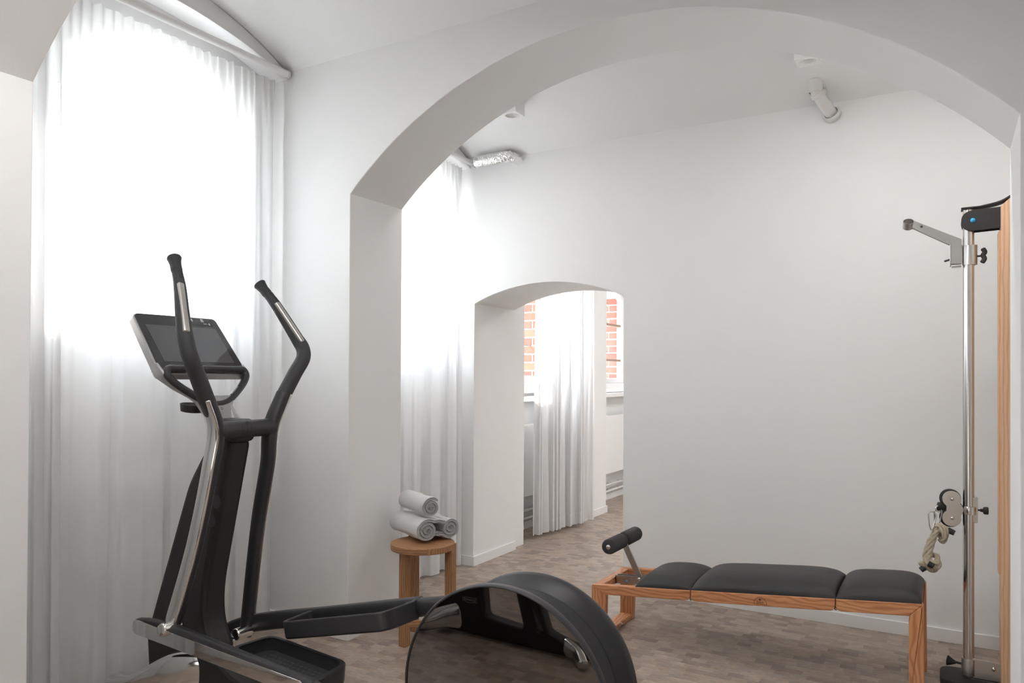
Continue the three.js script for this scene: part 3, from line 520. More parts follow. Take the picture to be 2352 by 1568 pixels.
  obj('bottle_holder', lathe([[0.034, 0], [0.042, 0.002], [0.046, 0.03], [0.043, 0.031], [0.037, 0.006], [0.001, 0.006]], [-2.505, 1.105, ZC + 0.03], [0.12, 1, 0], 36), M.blackPlastic, shell);
  // chassis along the floor, chrome front foot
  obj('chassis', [extZ(roundPoly([[-2.74, 0.24], [-2.36, 0.22], [-2.2, 0.13, 0.2], [-1.3, 0.11], [-1.25, 0.05], [-2.72, 0.035]], 0.03), ZC - 0.062, ZC + 0.062, 0.024)], M.blackPlastic, t);
  for (const s of [1, -1]) {
    obj('chrome_foot', sweep([[-2.42, 0.11, ZC + s * 0.01], [-2.52, 0.115, ZC + s * 0.075], [-2.64, 0.085, ZC + s * 0.1], [-2.76, 0.05, ZC + s * 0.108], [-2.855, 0.034, ZC + s * 0.11]], (u) => [lerp(0.105, 0.026, smooth(0, 0.75, u)), lerp(0.05, 0.04, u)], { up: [0, 0, 1], seg: 24, rings: 30, power: 2.6 }), M.chrome, t);
    obj('rubber_pad', box(-2.875, -2.8, 0, 0.02, ZC + s * 0.11 - 0.035, ZC + s * 0.11 + 0.035, 0.006), M.blackPlastic, t);
  }
  // pedals: link bar with a mirror strip on the outside, tray on the inside
  const pedal = (s, x0, y0, x1, y1, xEnd, yEnd, tx0, tx1) => {
    const a = Math.atan2(y1 - y0, x1 - x0), L = Math.hypot(x1 - x0, y1 - y0), zo = ZC + s * 0.168;
    const put = (g) => g.rotateZ(a).translate(x0, y0, 0);
    const z = (v) => zo + s * v, lo = (p, q) => [Math.min(p, q), Math.max(p, q)];
    const barPts = [[-0.16, -0.02, z(0)], [0, 0, z(0)], [L * 0.5, 0, z(0)], [L, 0, z(0)]];
    const g = obj('pedal_bar', put(sweep(barPts, (u) => [u < 0.1 ? lerp(0.03, 0.034, u * 10) : 0.034, lerp(0.022, 0.019, u)], { up: [0, 0, 1], seg: 28, rings: 40, power: 3.2 })), M.gunmetal, t);
    obj('rear_arm', sweep([[x1 - 0.05 * Math.cos(a), y1 - 0.05 * Math.sin(a), z(-0.004)], [x1, y1, z(-0.002)], [lerp(x1, xEnd, 0.5), lerp(y1, yEnd, 0.5), z(0)], [xEnd, yEnd, z(0)]], () => [0.03, 0.019], { up: [0, 0, 1], seg: 20, rings: 24, power: 2.6 }), M.gunmetal, g);
    const [m0, m1] = lo(z(0.0185), z(0.0225));
    obj('mirror_strip', put(extZ(roundPoly([[-0.168, -0.042], [L * 0.97, -0.024], [L * 0.97, 0.026], [-0.155, 0.012], [-0.172, 0.0]], 0.022), m0, m1, 0.0012)), M.mirror, g);
    // tray: ring wall and bumped floor
    const d0 = tx0, d1 = tx1, wIn = 0.175, e = [[d0, 0.005], [d0 + 0.02, -wIn], [d1 - 0.02, -wIn], [d1, 0.0]];
    const rim = roundPoly(e.map(([x, w]) => [x, -s * w]), 0.045), hole = roundPoly([[d0 + 0.014, -0.008], [d0 + 0.03, -wIn + 0.012], [d1 - 0.03, -wIn + 0.012], [d1 - 0.012, -0.01]].map(([x, w]) => [x, -s * w]), 0.04);
    rim.holes.push(hole);
    obj('tray_wall', put(extY(rim, -0.032, 0.028, 0.005, 12).translate(0, 0, zo)), M.gunmetal, g);
    const fl = roundPoly(e.map(([x, w]) => [x, -s * (w * 0.98)]), 0.045);
    const bed = obj('tray_floor', put(extY(fl, -0.034, -0.02, 0, 12).translate(0, 0, zo)), M.rubber, g);
    const bumps = [];
    for (let i = 0; i < 15; i++) for (let j = 0; j < 6; j++) bumps.push(new THREE.SphereGeometry(0.0085, 8, 4, 0, 7, 0, 1.4).scale(1, 0.3, 1).translate(d0 + 0.06 + i * (d1 - d0 - 0.12) / 14 + (j % 2 ? 0.012 : 0), -0.0205, zo - s * (0.028 + j * 0.021)));
    const b = obj('tread_bumps', put(join(bumps)), M.rubber, g); b.userData.kind = 'stuff';
  };
  pedal(1, -2.45, 0.315, -1.72, 0.262, -1.16, 0.16, 0.33, 0.745);
  pedal(-1, -2.385, 0.262, -1.55, 0.462, -1.2, 0.535, 0.33, 0.86);
  // wheel: waisted housing between two end discs
  const WX = -1.03, WY = 0.37, wc = [WX, WY, ZC];
  const wheel = obj('wheel_housing', lathe([[0.15, 0.158], [0.228, 0.156], [0.236, 0.14], [0.256, 0.08], [0.2735, 0.018], [0.2745, 0.016], [0.289, 0.0], [0.303, -0.018], [0.309, -0.034], [0.304, -0.052], [0.285, -0.085], [0.25, -0.125], [0.2, -0.15], [0.12, -0.16]], wc, [0, 0, 1], 120), M.gunmetal, t);
  obj('housing_seam', lathe([[0.2738, 0.0185], [0.2752, 0.017], [0.2752, 0.0152]], wc, [0, 0, 1], 120), M.blackPlastic, wheel);
  const rim = obj('end_disc_rim', lathe([[0.3, 0.15], [0.316, 0.15], [0.3205, 0.155], [0.3205, 0.171], [0.3185, 0.176], [0.3145, 0.177], [0.3125, 0.174], [0.3125, 0.168]], wc, [0, 0, 1], 140), M.gunmetal, wheel);
  obj('mirror_disc', lathe([[0.3135, 0.166], [0.3135, 0.1725], [0.001, 0.1725]], wc, [0, 0, 1], 140), M.darkMirror, rim);
  obj('wheel_foot', extZ(roundPoly([[-1.35, 0.0], [-0.72, 0.0], [-0.78, 0.09], [-1.29, 0.09]], 0.03), ZC - 0.1, ZC + 0.1, 0.015), M.blackPlastic, t);
}

// ---------------------------------------------------------------- exercise bike in the near bay: only its mirror image shows
{
  const Z = -0.3, t = thing('exercise_bike', 'dark exercise bike mirrored in the smoked disc of the wheel', 'exercise bike', [-1.85, 0, Z]);
  const side = roundPoly([[-2.26, 0.012], [-1.32, 0.012], [-1.34, 0.06], [-1.5, 0.1, 0.05], [-1.56, 0.12, 0.03], [-1.72, 0.56, 0.08], [-2.02, 0.62, 0.1], [-2.24, 0.3, 0.06], [-2.3, 0.06]], 0.03);
  for (const pts of [[[-1.94, 0.13], [-1.7, 0.11], [-1.78, 0.4], [-1.97, 0.42]], [[-1.62, 0.11], [-1.58, 0.11], [-1.66, 0.34], [-1.7, 0.34]]]) { const h = roundPoly(pts, 0.025); side.holes.push(new THREE.Path(h.getPoints(8))); }
  const body = obj('frame', extZ(side, Z - 0.05, Z + 0.03, 0.018), M.blackPlastic, t);
  obj('logo', plate(0.1, 0.036, [-2.04, 0.2, Z - 0.0515], [0, 0, -1], [0, 1, 0]), print('maker print', 0.1, 0.036, logoDraw, 512), body);
  obj('front_foot', sweep([[-2.12, 0.1, Z - 0.03], [-2.2, 0.085, Z - 0.08], [-2.3, 0.045, Z - 0.13], [-2.36, 0.03, Z - 0.15]], (u) => [lerp(0.075, 0.024, u), 0.03], { up: [0, 0, 1], seg: 20, rings: 20, power: 2.4 }), M.chrome, t);
  obj('rear_foot', sweep([[-1.46, 0.055, Z - 0.02], [-1.38, 0.05, Z - 0.07], [-1.32, 0.032, Z - 0.14]], (u) => [lerp(0.045, 0.024, u), 0.028], { up: [0, 0, 1], seg: 20, rings: 20, power: 2.4 }), M.chrome, t);
  obj('seat_post', cyl([-1.78, 0.54, Z], [-1.66, 0.86, Z], 0.026), M.chrome, t);
  obj('saddle', sweep([[-1.52, 0.88, Z], [-1.62, 0.89, Z], [-1.8, 0.885, Z]], (u) => [0.025, lerp(0.09, 0.03, smooth(0.1, 0.8, u))], { up: [0, 0, 1], seg: 20, rings: 20 }), M.leather, t);
  obj('bar_post', cyl([-2.05, 0.58, Z], [-2.18, 1.0, Z], 0.03), M.gunmetal, t);
  obj('handlebar', sweep([[-2.05, 1.06, Z - 0.22], [-2.18, 1.02, Z - 0.18], [-2.2, 1.01, Z], [-2.18, 1.02, Z + 0.18], [-2.05, 1.06, Z + 0.22]], () => [0.015, 0.015], { up: [0, 1, 0.2], seg: 14, rings: 40 }), M.rubber, t);
}

// ---------------------------------------------------------------- training bench in ash with black pads
{
  const zF = -3.27, zB = -3.667, zM = (zF + zB) / 2, sl = (0.3818 - 0.2548) / (1.4703 - 0.0841);
  const top = (x) => 0.2548 + (x + 1.4703) * sl, tilt = Math.atan(sl), RH = 0.045, RT = 0.034;
  const t = thing('training_bench', 'long ash wood training bench with three black pads, tilted down to its foot roller', 'bench', [-0.78, 0, zM]);
  const X = [-1.4703, -0.991, -0.394, -0.082];
  const rail = (shape, zf, grain = 'x') => metreUV(extZ(shape, zf - RT, zf, 0.004), grain, [rand(), rand()]);
  const T = (x, d) => [x, top(x) + d];
  // each section: a side rail in front and behind; mitred legs at both ends
  const LW0 = 0.072, LW1 = 0.05;
  const railShapes = [
    roundPoly([[...T(X[0], 0), 0.004], [...T(X[1] - 0.0015, 0), 0.004], [...T(X[1] - 0.0015, -RH), 0.025], [...T(X[0] + LW0, -RH), 0.001]], 0.002),
    roundPoly([[...T(X[1] + 0.0015, 0), 0.004], [...T(X[2] - 0.0015, 0), 0.004], [...T(X[2] - 0.0015, -RH - 0.004), 0.025], [...T(X[1] + 0.0015, -RH - 0.004), 0.025]], 0.01),
    roundPoly([[...T(X[2] + 0.0015, 0), 0.004], [...T(X[3], 0), 0.006], [...T(X[3] - LW1, -RH - 0.004), 0.001], [...T(X[2] + 0.0015, -RH - 0.004), 0.025]], 0.002),
  ];
  const legShapes = { 0: roundPoly([[...T(X[0] - 0.0005, 0), 0.012], [...T(X[0] + LW0, -RH), 0.012], [X[0] + LW0 - 0.004, 0, 0.003], [X[0] - 0.003, 0, 0.003]], 0.004), 2: roundPoly([[...T(X[3] + 0.0005, 0), 0.012], [X[3] + 0.004, 0, 0.003], [X[3] - LW1, 0, 0.003], [...T(X[3] - LW1, -RH - 0.004), 0.018]], 0.004) };
  const names = ['foot_section', 'middle_section', 'head_section'], parts = [];
  railShapes.forEach((f, i) => {
    const front = obj(names[i], [rail(f, zF), rail(f, zB + RT)], M.ash, t); parts.push(front);
    if (legShapes[i]) for (const z of [zF, zB + RT]) obj('leg', rail(legShapes[i], z, 'y'), M.ash, t);
    if (i === 0) {
      obj('cross_bar', metreUV(box(X[0] + 0.004, X[0] + 0.044, top(X[0]) - 0.036, top(X[0]) + 0.001, zB + RT, zF - RT, 0.004), 'z'), M.ash, front);
      obj('floor_bar', metreUV(box(X[0] + 0.004, X[0] + 0.064, 0.003, 0.028, zB + RT, zF - RT, 0.004), 'z', [0.3, 0.1]), M.ash, front);
    }
    if (i === 2) obj('cross_bar', metreUV(box(X[3] - 0.045, X[3] - 0.008, top(X[3]) - 0.04, top(X[3]) - 0.004, zB + RT, zF - RT, 0.004), 'z'), M.ash, front);
  });
  for (const x of [X[1], X[2]]) for (const z of [zF - RT / 2, zB + RT / 2]) obj('hinge', lathe([[0.001, -0.012], [0.0055, -0.012], [0.0055, 0.012], [0.001, 0.012]], [x, top(x) - RH + 0.004, z], [0, 0, 1], 16), M.steel, t);
  // pads: flat below, domed above
  const pad = (xa, xb, h, soft) => {
    const W = zF - zB - 0.008, L = xb - xa, f = (a, p) => Math.pow(Math.max(0, 1 - Math.pow(Math.abs(a), p)), 1 / 2.2);
    const up = grid(56, 40, (u, v) => {
      const e = (q) => Math.sign(q) * (1 - (1 - Math.abs(q)) ** 1.6), a = e(u * 2 - 1), b = e(v * 2 - 1), x = lerp(xa, xb, (a + 1) / 2), z = zM + b * W / 2;
      return [x, top(x) + 0.001 + h * f(a, soft) * f(b, 3.2), z];
    }, (u, v) => [u * L, v * W]);
    const low = grid(2, 2, (u, v) => { const x = lerp(xa, xb, u); return [x, top(x) + 0.001, zM + (1 - v * 2) * W / 2]; });
    return [up, low];
  };
  const a = obj('pad', pad(X[1] - 0.262, X[1] + 0.004, 0.058, 2.6), M.leather, t);
  const b = obj('pad', pad(X[1] + 0.0, X[2] + 0.002, 0.066, 6), M.leather, t);
  const c = obj('pad', pad(X[2] + 0.0, X[3] - 0.006, 0.062, 4), M.leather, t);
  // foot roller on a flat steel post in a steel channel
  const px = -1.3, py = top(px) - 0.012, rx = -1.392, ry = 0.44, d = V(rx - px, ry - py, 0), ang = Math.atan2(d.x * -1, d.y);
  const post = obj('roller_post', [box(-0.0155, 0.0155, -0.01, d.length(), zM - 0.004, zM + 0.004, 0.002).rotateZ(ang).translate(px, py, 0)], M.brushed, t);
  obj('channel', [tiltZ(box(-1.425, -1.15, top(-1.29) - 0.034, top(-1.29) + 0.006, zM + 0.013, zM + 0.016), -1.29, top(-1.29), tilt), tiltZ(box(-1.425, -1.15, top(-1.29) - 0.034, top(-1.29) + 0.006, zM - 0.016, zM - 0.013), -1.29, top(-1.29), tilt), tiltZ(box(-1.425, -1.421, top(-1.29) - 0.034, top(-1.29) + 0.004, zM - 0.016, zM + 0.016), -1.29, top(-1.29), tilt)], M.brushed, t);
  obj('bolt', lathe([[0.001, 0.007], [0.006, 0.006], [0.0085, 0.003], [0.0085, 0]], [px, py + 0.004, zM + 0.016], [0, 0, 1], 18), M.steel, t);
  obj('blue_pin', lathe([[0.001, 0.009], [0.004, 0.007], [0.005, 0]], [-1.335, top(-1.335) - 0.004, zM + 0.09], [0, 1, 0], 14), M.blue, t);
  obj('hook', sweep([[X[0] + 0.075, 0.004, zF - 0.16], [X[0] + 0.078, 0.03, zF - 0.16], [X[0] + 0.085, 0.042, zF - 0.16], [X[0] + 0.095, 0.036, zF - 0.16]], () => [0.003, 0.003], { seg: 10, rings: 16 }), M.steel, t);
  for (const [za, zb] of [[zM + 0.185, zM + 0.012], [zM - 0.012, zM - 0.185]]) {
    const L = za - zb, roll = obj('foam_roller', lathe([[0.001, 0], [0.026, 0], [0.034, 0.004], [0.036, 0.012], [0.036, L - 0.012], [0.034, L - 0.004], [0.026, L], [0.001, L]], [rx, ry, zb], [0, 0, 1], 36), M.foam, t);
    if (za > zM + 0.1) obj('roller_cap', lathe([[0.001, 0.006], [0.008, 0.005], [0.0115, 0.001], [0.0125, -0.002]], [rx, ry, za], [0, 0, 1], 24), M.steel, roll);
  }
  obj('roller_core', cyl([rx, ry, zM - 0.18], [rx, ry, zM + 0.18], 0.012), M.blackPlastic, t);
  const bx = -0.69;
  obj('maker_mark', plate(0.056, 0.034, [bx, top(bx) - 0.0265, zF + 0.0006], [0, 0, 1], [-sl, 1, 0]), print('branded mark', 0.056, 0.034, (c, w, h) => {
    c.strokeStyle = c.fillStyle = '#3a1d10'; c.lineWidth = w * 0.026; c.beginPath(); c.arc(w / 2, h * 0.82, w * 0.46, Math.PI - 0.28, 0.28); c.stroke();
    c.beginPath(); c.moveTo(w * 0.5, h * 0.16); c.lineTo(w * 0.57, h * 0.32); c.lineTo(w * 0.5, h * 0.46); c.lineTo(w * 0.43, h * 0.32); c.closePath(); c.fill(); c.fillRect(w * 0.49, h * 0.4, w * 0.02, h * 0.14);
    c.font = 'bold ' + Math.round(h * 0.26) + 'px sans-serif'; c.textAlign = 'center'; c.fillText('NOHrD', w / 2, h * 0.78);
    for (let i = 0; i < 13; i++) if (i !== 5 && i !== 8) c.fillRect(w * (0.2 + i * 0.047), h * 0.88, w * (i % 3 ? 0.014 : 0.028), h * 0.1);   // the small line below is too worn to read
  }, 512), parts[1]);
}

// ---------------------------------------------------------------- pulley column on its wooden beam, rope grip
{
  const PX = 0.0718, PZ = -3.585, R = 0.0205;
  const t = thing('pulley_column', 'stainless steel pulley column bracketed to a tall ash beam', 'cable machine', [0.2, 0, PZ]);
  const beamShape = poly([[0.18, 0], [0.399, 0], [0.399, 2.06], [0.33, 2.05], [0.25, 2.0], [0.2, 1.955], [0.18, 1.935]]);
  const beam = obj('beam', metreUV(extZ(beamShape, PZ - 0.065, PZ + 0.065, 0.004), 'y'), M.beam, t);
  obj('front_lath', metreUV(box(0.1725, 0.19, 0.47, 1.84, PZ - 0.045, PZ + 0.045, 0.003), 'y', [0.2, 0.3]), M.beam, beam);
  obj('pole', cyl([PX, 0.03, PZ], [PX, 1.944, PZ], R, R, 48), M.steel, t);
  obj('top_cover', extZ(roundPoly([[0.045, 1.943], [0.11, 1.944], [0.19, 1.957, 0.03], [0.25, 2.004], [0.25, 2.009], [0.185, 1.962, 0.03], [0.11, 1.949], [0.045, 1.948]], 0.002), PZ - 0.035, PZ + 0.035, 0.0005), M.blackSteel, t);
  const br = obj('top_bracket', extZ(roundPoly([[0.045, 1.932, 0.044], [0.2, 1.94, 0.002], [0.2, 1.855, 0.002], [0.045, 1.85, 0.044]], 0.002), PZ + 0.024, PZ + 0.031, 0.001), M.blackSteel, t);
  obj('rear_cheek', extZ(roundPoly([[0.045, 1.932, 0.044], [0.2, 1.94, 0.002], [0.2, 1.855, 0.002], [0.045, 1.85, 0.044]], 0.002), PZ - 0.031, PZ - 0.024, 0.001), M.blackSteel, br);
  obj('blue_bolt', lathe([[0.001, 0.006], [0.005, 0.0055], [0.009, 0.002], [0.0095, 0]], [0.086, 1.893, PZ + 0.031], [0, 0, 1], 24), M.blue, br);
  // upper slide with the arm
  const up = obj('upper_slide', lathe([[0.0212, -0.04], [0.027, -0.04], [0.027, 0.04], [0.0212, 0.04]], [PX + 0.004, 1.755, PZ], [0, 1, 0], 40), M.brushed, t);
  obj('wing_knob', [cyl([PX + 0.028, 1.75, PZ], [PX + 0.045, 1.75, PZ], 0.004), sweep([[PX + 0.05, 1.778, PZ], [PX + 0.056, 1.765, PZ], [PX + 0.05, 1.752, PZ], [PX + 0.055, 1.738, PZ], [PX + 0.048, 1.724, PZ]], () => [0.009, 0.007], { seg: 12, rings: 24 })], M.blackPlastic, up);
  const arm = obj('pulley_arm', [extZ(roundPoly([[-0.125, 1.915], [-0.133, 1.886], [0.008, 1.8], [0.008, 1.722], [0.047, 1.722], [0.047, 1.822, 0.006]], 0.002), PZ + 0.012, PZ + 0.016, 0.0005), extZ(roundPoly([[-0.125, 1.915], [-0.133, 1.886], [0.008, 1.8], [0.008, 1.722], [0.047, 1.722], [0.047, 1.822, 0.006]], 0.002), PZ - 0.016, PZ - 0.012, 0.0005), box(0.004, 0.01, 1.714, 1.802, PZ - 0.018, PZ + 0.018, 0.002), box(0.01, 0.046, 1.708, 1.716, PZ - 0.018, PZ + 0.018, 0.002), box(0.046, PX - R + 0.004, 1.73, 1.8, PZ - 0.008, PZ + 0.008)], M.brushed, up);
  obj('ring', lathe([[0.0185, -0.016], [0.0205, -0.016], [0.0205, 0.016], [0.0185, 0.016], [0.0185, -0.016]], [-0.148, 1.904, PZ], [0.1, 0.72, 0.7], 40), M.brushed, arm);
  obj('screw', lathe([[0.001, 0.003], [0.0045, 0.002], [0.0052, 0]], [-0.098, 1.888, PZ + 0.016], [0, 0, 1], 16), M.blackPlastic, arm);
  obj('lock_pin', cyl([0.008, 1.742, PZ + 0.01], [-0.014, 1.735, PZ + 0.016], 0.004), M.blackSteel, arm);
  // lower slide: two rollers between steel cheeks
  const lo = obj('lower_slide', [lathe([[0.0212, 0.024], [0.0265, 0.024], [0.0265, 0.056], [0.0212, 0.056]], [PX + 0.003, 0.67, PZ], [0, 1, 0], 40), box(PX + 0.012, PX + 0.032, 0.662, 0.765, PZ - 0.014, PZ + 0.014, 0.002), cyl([PX - 0.02, 0.748, PZ], [PX + 0.02, 0.748, PZ], 0.007), cyl([PX - 0.02, 0.678, PZ], [PX + 0.02, 0.678, PZ], 0.007)], M.steel, t);
  const cheek = () => { const s = new THREE.Shape(), y = 0.713, k = 0.039; s.absarc(0.012, y + k, 0.034, Math.PI * 1.31, -Math.PI * 0.16, true); s.quadraticCurveTo(0.064, y, 0.0443, y - k + 0.012); s.absarc(0.012, y - k, 0.034, Math.PI * 0.16, Math.PI * 0.69, true); s.closePath(); return s; };
  obj('cheek_plate', extZ(cheek(), PZ + 0.016, PZ + 0.0185, 0.0005, 20), M.steel, lo); obj('cheek_plate', extZ(cheek(), PZ - 0.0185, PZ - 0.016, 0.0005, 20), M.steel, lo);
  for (const y of [0.752, 0.674]) {
    obj('roller', lathe([[0.001, -0.012], [0.037, -0.012], [0.039, -0.008], [0.034, 0], [0.039, 0.008], [0.037, 0.012], [0.001, 0.012]], [0.006, y, PZ], [0, 0, 1], 40), M.blackPlastic, lo);
    obj('bolt', lathe([[0.001, 0.005], [0.004, 0.0045], [0.0065, 0.002], [0.0065, 0]], [0.014, y, PZ + 0.0185], [0, 0, 1], 18), M.steel, lo);
  }
  obj('round_knob', [cyl([PX + 0.03, 0.713, PZ], [PX + 0.048, 0.713, PZ], 0.0035), lathe([[0.001, 0], [0.006, 0], [0.007, 0.009], [0.013, 0.011], [0.0155, 0.014], [0.0155, 0.026], [0.013, 0.029], [0.001, 0.029]], [PX + 0.04, 0.713, PZ], [1, 0, 0], 24)], M.blackPlastic, lo);
  obj('stop_wedge', lathe([[0.001, 0.052], [0.014, 0.026], [0.02, 0.006], [0.016, -0.006], [0.001, -0.008]], [-0.035, 0.716, PZ], [1, -0.12, 0], 24), M.blackPlastic, lo);
  // foot: collar, bracket plate and base
  obj('foot_collar', [lathe([[R, 0.04], [0.026, 0.04], [0.026, 0.105], [R, 0.105]], [PX, 0, PZ], [0, 1, 0], 40)], M.brushed, t);
  obj('foot_knob', [cyl([PX - 0.026, 0.078, PZ], [PX - 0.046, 0.08, PZ], 0.005), sweep([[PX - 0.046, 0.079, PZ], [PX - 0.06, 0.08, PZ], [PX - 0.074, 0.082, PZ]], (u) => [lerp(0.006, 0.022, u), 0.009], { up: [0, 0, 1], seg: 16, rings: 10 })], M.blackPlastic, t);
  const fp = obj('foot_bracket', [extZ(roundPoly([[PX + 0.01, 0.112, 0.01], [0.2, 0.106, 0.03], [0.2, 0.03], [PX + 0.01, 0.03]], 0.004), PZ + 0.012, PZ + 0.016, 0.0008), box(PX, 0.2, 0.028, 0.034, PZ - 0.04, PZ + 0.016)], M.brushed, t);
  obj('bolt', lathe([[0.001, 0.005], [0.005, 0.0045], [0.0085, 0.002], [0.0085, 0]], [0.158, 0.082, PZ + 0.0165], [0, 0, 1], 18), M.steel, fp);
  obj('base_plate', extY(roundPoly([[-0.03, 3.5], [0.3, 3.48], [0.3, 3.7], [-0.03, 3.68]], 0.05), 0.0, 0.028, 0.004), M.blackSteel, t);

  // rope grip hanging from a carabiner on the lower slide
  const r = thing('rope_grip', 'knotted hemp rope grip with black ends hanging from the pulley column', 'rope grip', [-0.06, 0.6, PZ]);
  const strand = (pts, rad = 0.0105, turns = 34) => {          // a laid rope: three strands wound round a path
    const curve = new THREE.CatmullRomCurve3(pts.map((p) => V(...p)), false, 'centripetal'), n = Math.max(60, Math.round(curve.getLength() * 900)), fr = curve.computeFrenetFrames(n, false), out = [];
    for (let k = 0; k < 3; k++) {
      const line = []; for (let i = 0; i <= n; i++) { const a = i / n * curve.getLength() * turns * 2 + k * Math.PI * 2 / 3; line.push(curve.getPointAt(i / n).addScaledVector(fr.normals[i], Math.cos(a) * rad * 0.5).addScaledVector(fr.binormals[i], Math.sin(a) * rad * 0.5)); }
      out.push(new THREE.TubeGeometry(new THREE.CatmullRomCurve3(line), n, rad * 0.58, 8, false));
    }
    return out;
  };
  const Z = PZ + 0.012, k = (x, y, z = 0) => [x, y, Z + z];
  const rope = obj('rope', [
    ...strand([k(-0.032, 0.628, 0.012), k(-0.045, 0.606, 0.014), k(-0.056, 0.57, 0.008), k(-0.064, 0.535, 0.006), k(-0.068, 0.505, 0.008)]),
    ...strand([k(-0.05, 0.6, -0.008), k(-0.066, 0.57, -0.01), k(-0.076, 0.54, -0.008), k(-0.084, 0.51, -0.004), k(-0.084, 0.49)]),
    // upper knot
    ...strand([k(-0.05, 0.602, -0.008), k(-0.046, 0.628, 0.0), k(-0.03, 0.64, 0.014), k(-0.012, 0.63, 0.018), k(-0.008, 0.605, 0.01), k(-0.018, 0.588, -0.006), k(-0.032, 0.594, -0.014), k(-0.034, 0.615, -0.008), k(-0.018, 0.63, 0.004), k(-0.002, 0.622, 0.006)]),
    ...strand([k(-0.032, 0.628, 0.016), k(-0.02, 0.618, 0.024), k(-0.012, 0.596, 0.02), k(-0.02, 0.575, 0.006), k(-0.03, 0.582, -0.006)]),
    // lower knot
    ...strand([k(-0.07, 0.51, 0.01), k(-0.066, 0.488, 0.018), k(-0.05, 0.484, 0.02), k(-0.038, 0.492, 0.008), k(-0.042, 0.508, -0.006), k(-0.06, 0.51, -0.01), k(-0.074, 0.496, -0.006), k(-0.082, 0.478, 0.004)]),
    ...strand([k(-0.084, 0.494), k(-0.07, 0.48, 0.018), k(-0.05, 0.466, 0.018), k(-0.05, 0.452, 0.004), k(-0.066, 0.45, -0.006), k(-0.08, 0.46, 0.002), k(-0.096, 0.474, 0.01), k(-0.106, 0.472, 0.01)]),
    ...strand([k(-0.04, 0.5, 0.008), k(-0.034, 0.482, 0.012), k(-0.04, 0.464, 0.014), k(-0.058, 0.472, 0.024)]),
  ], M.rope, r);
  for (const [a, b] of [[k(-0.002, 0.624, 0.008), k(0.022, 0.614, 0.012)], [k(-0.07, 0.48, 0.026), k(-0.052, 0.473, 0.032)], [k(-0.086, 0.458, 0.008), k(-0.1, 0.446, 0.012)]]) obj('end_sleeve', sweep([a, b], (u) => [lerp(0.0125, 0.011, u), lerp(0.0125, 0.0095, u)], { up: [0, 0.3, 1], seg: 14, rings: 6, caps: 0, straight: true }), M.blackPlastic, rope);
  const ringTube = (pts, rad) => new THREE.TubeGeometry(new THREE.CatmullRomCurve3(pts.map((p) => V(...p)), true, 'centripetal'), 60, rad, 10, true);
  obj('carabiner', ringTube([k(-0.048, 0.7), k(-0.036, 0.712), k(-0.024, 0.7), k(-0.028, 0.665), k(-0.036, 0.638), k(-0.046, 0.636), k(-0.05, 0.66)], 0.0028), M.steel, r);
  obj('carabiner', ringTube([k(-0.07, 0.69, 0.01), k(-0.056, 0.694, 0.008), k(-0.046, 0.68, 0.004), k(-0.052, 0.64, 0.008), k(-0.06, 0.618, 0.012), k(-0.066, 0.63, 0.012), k(-0.07, 0.66, 0.012)], 0.0026), M.steel, r);
  obj('shackle', new THREE.TorusGeometry(0.011, 0.004, 12, 28).rotateY(0.6).translate(-0.036, 0.708, Z), M.steel, r);
}

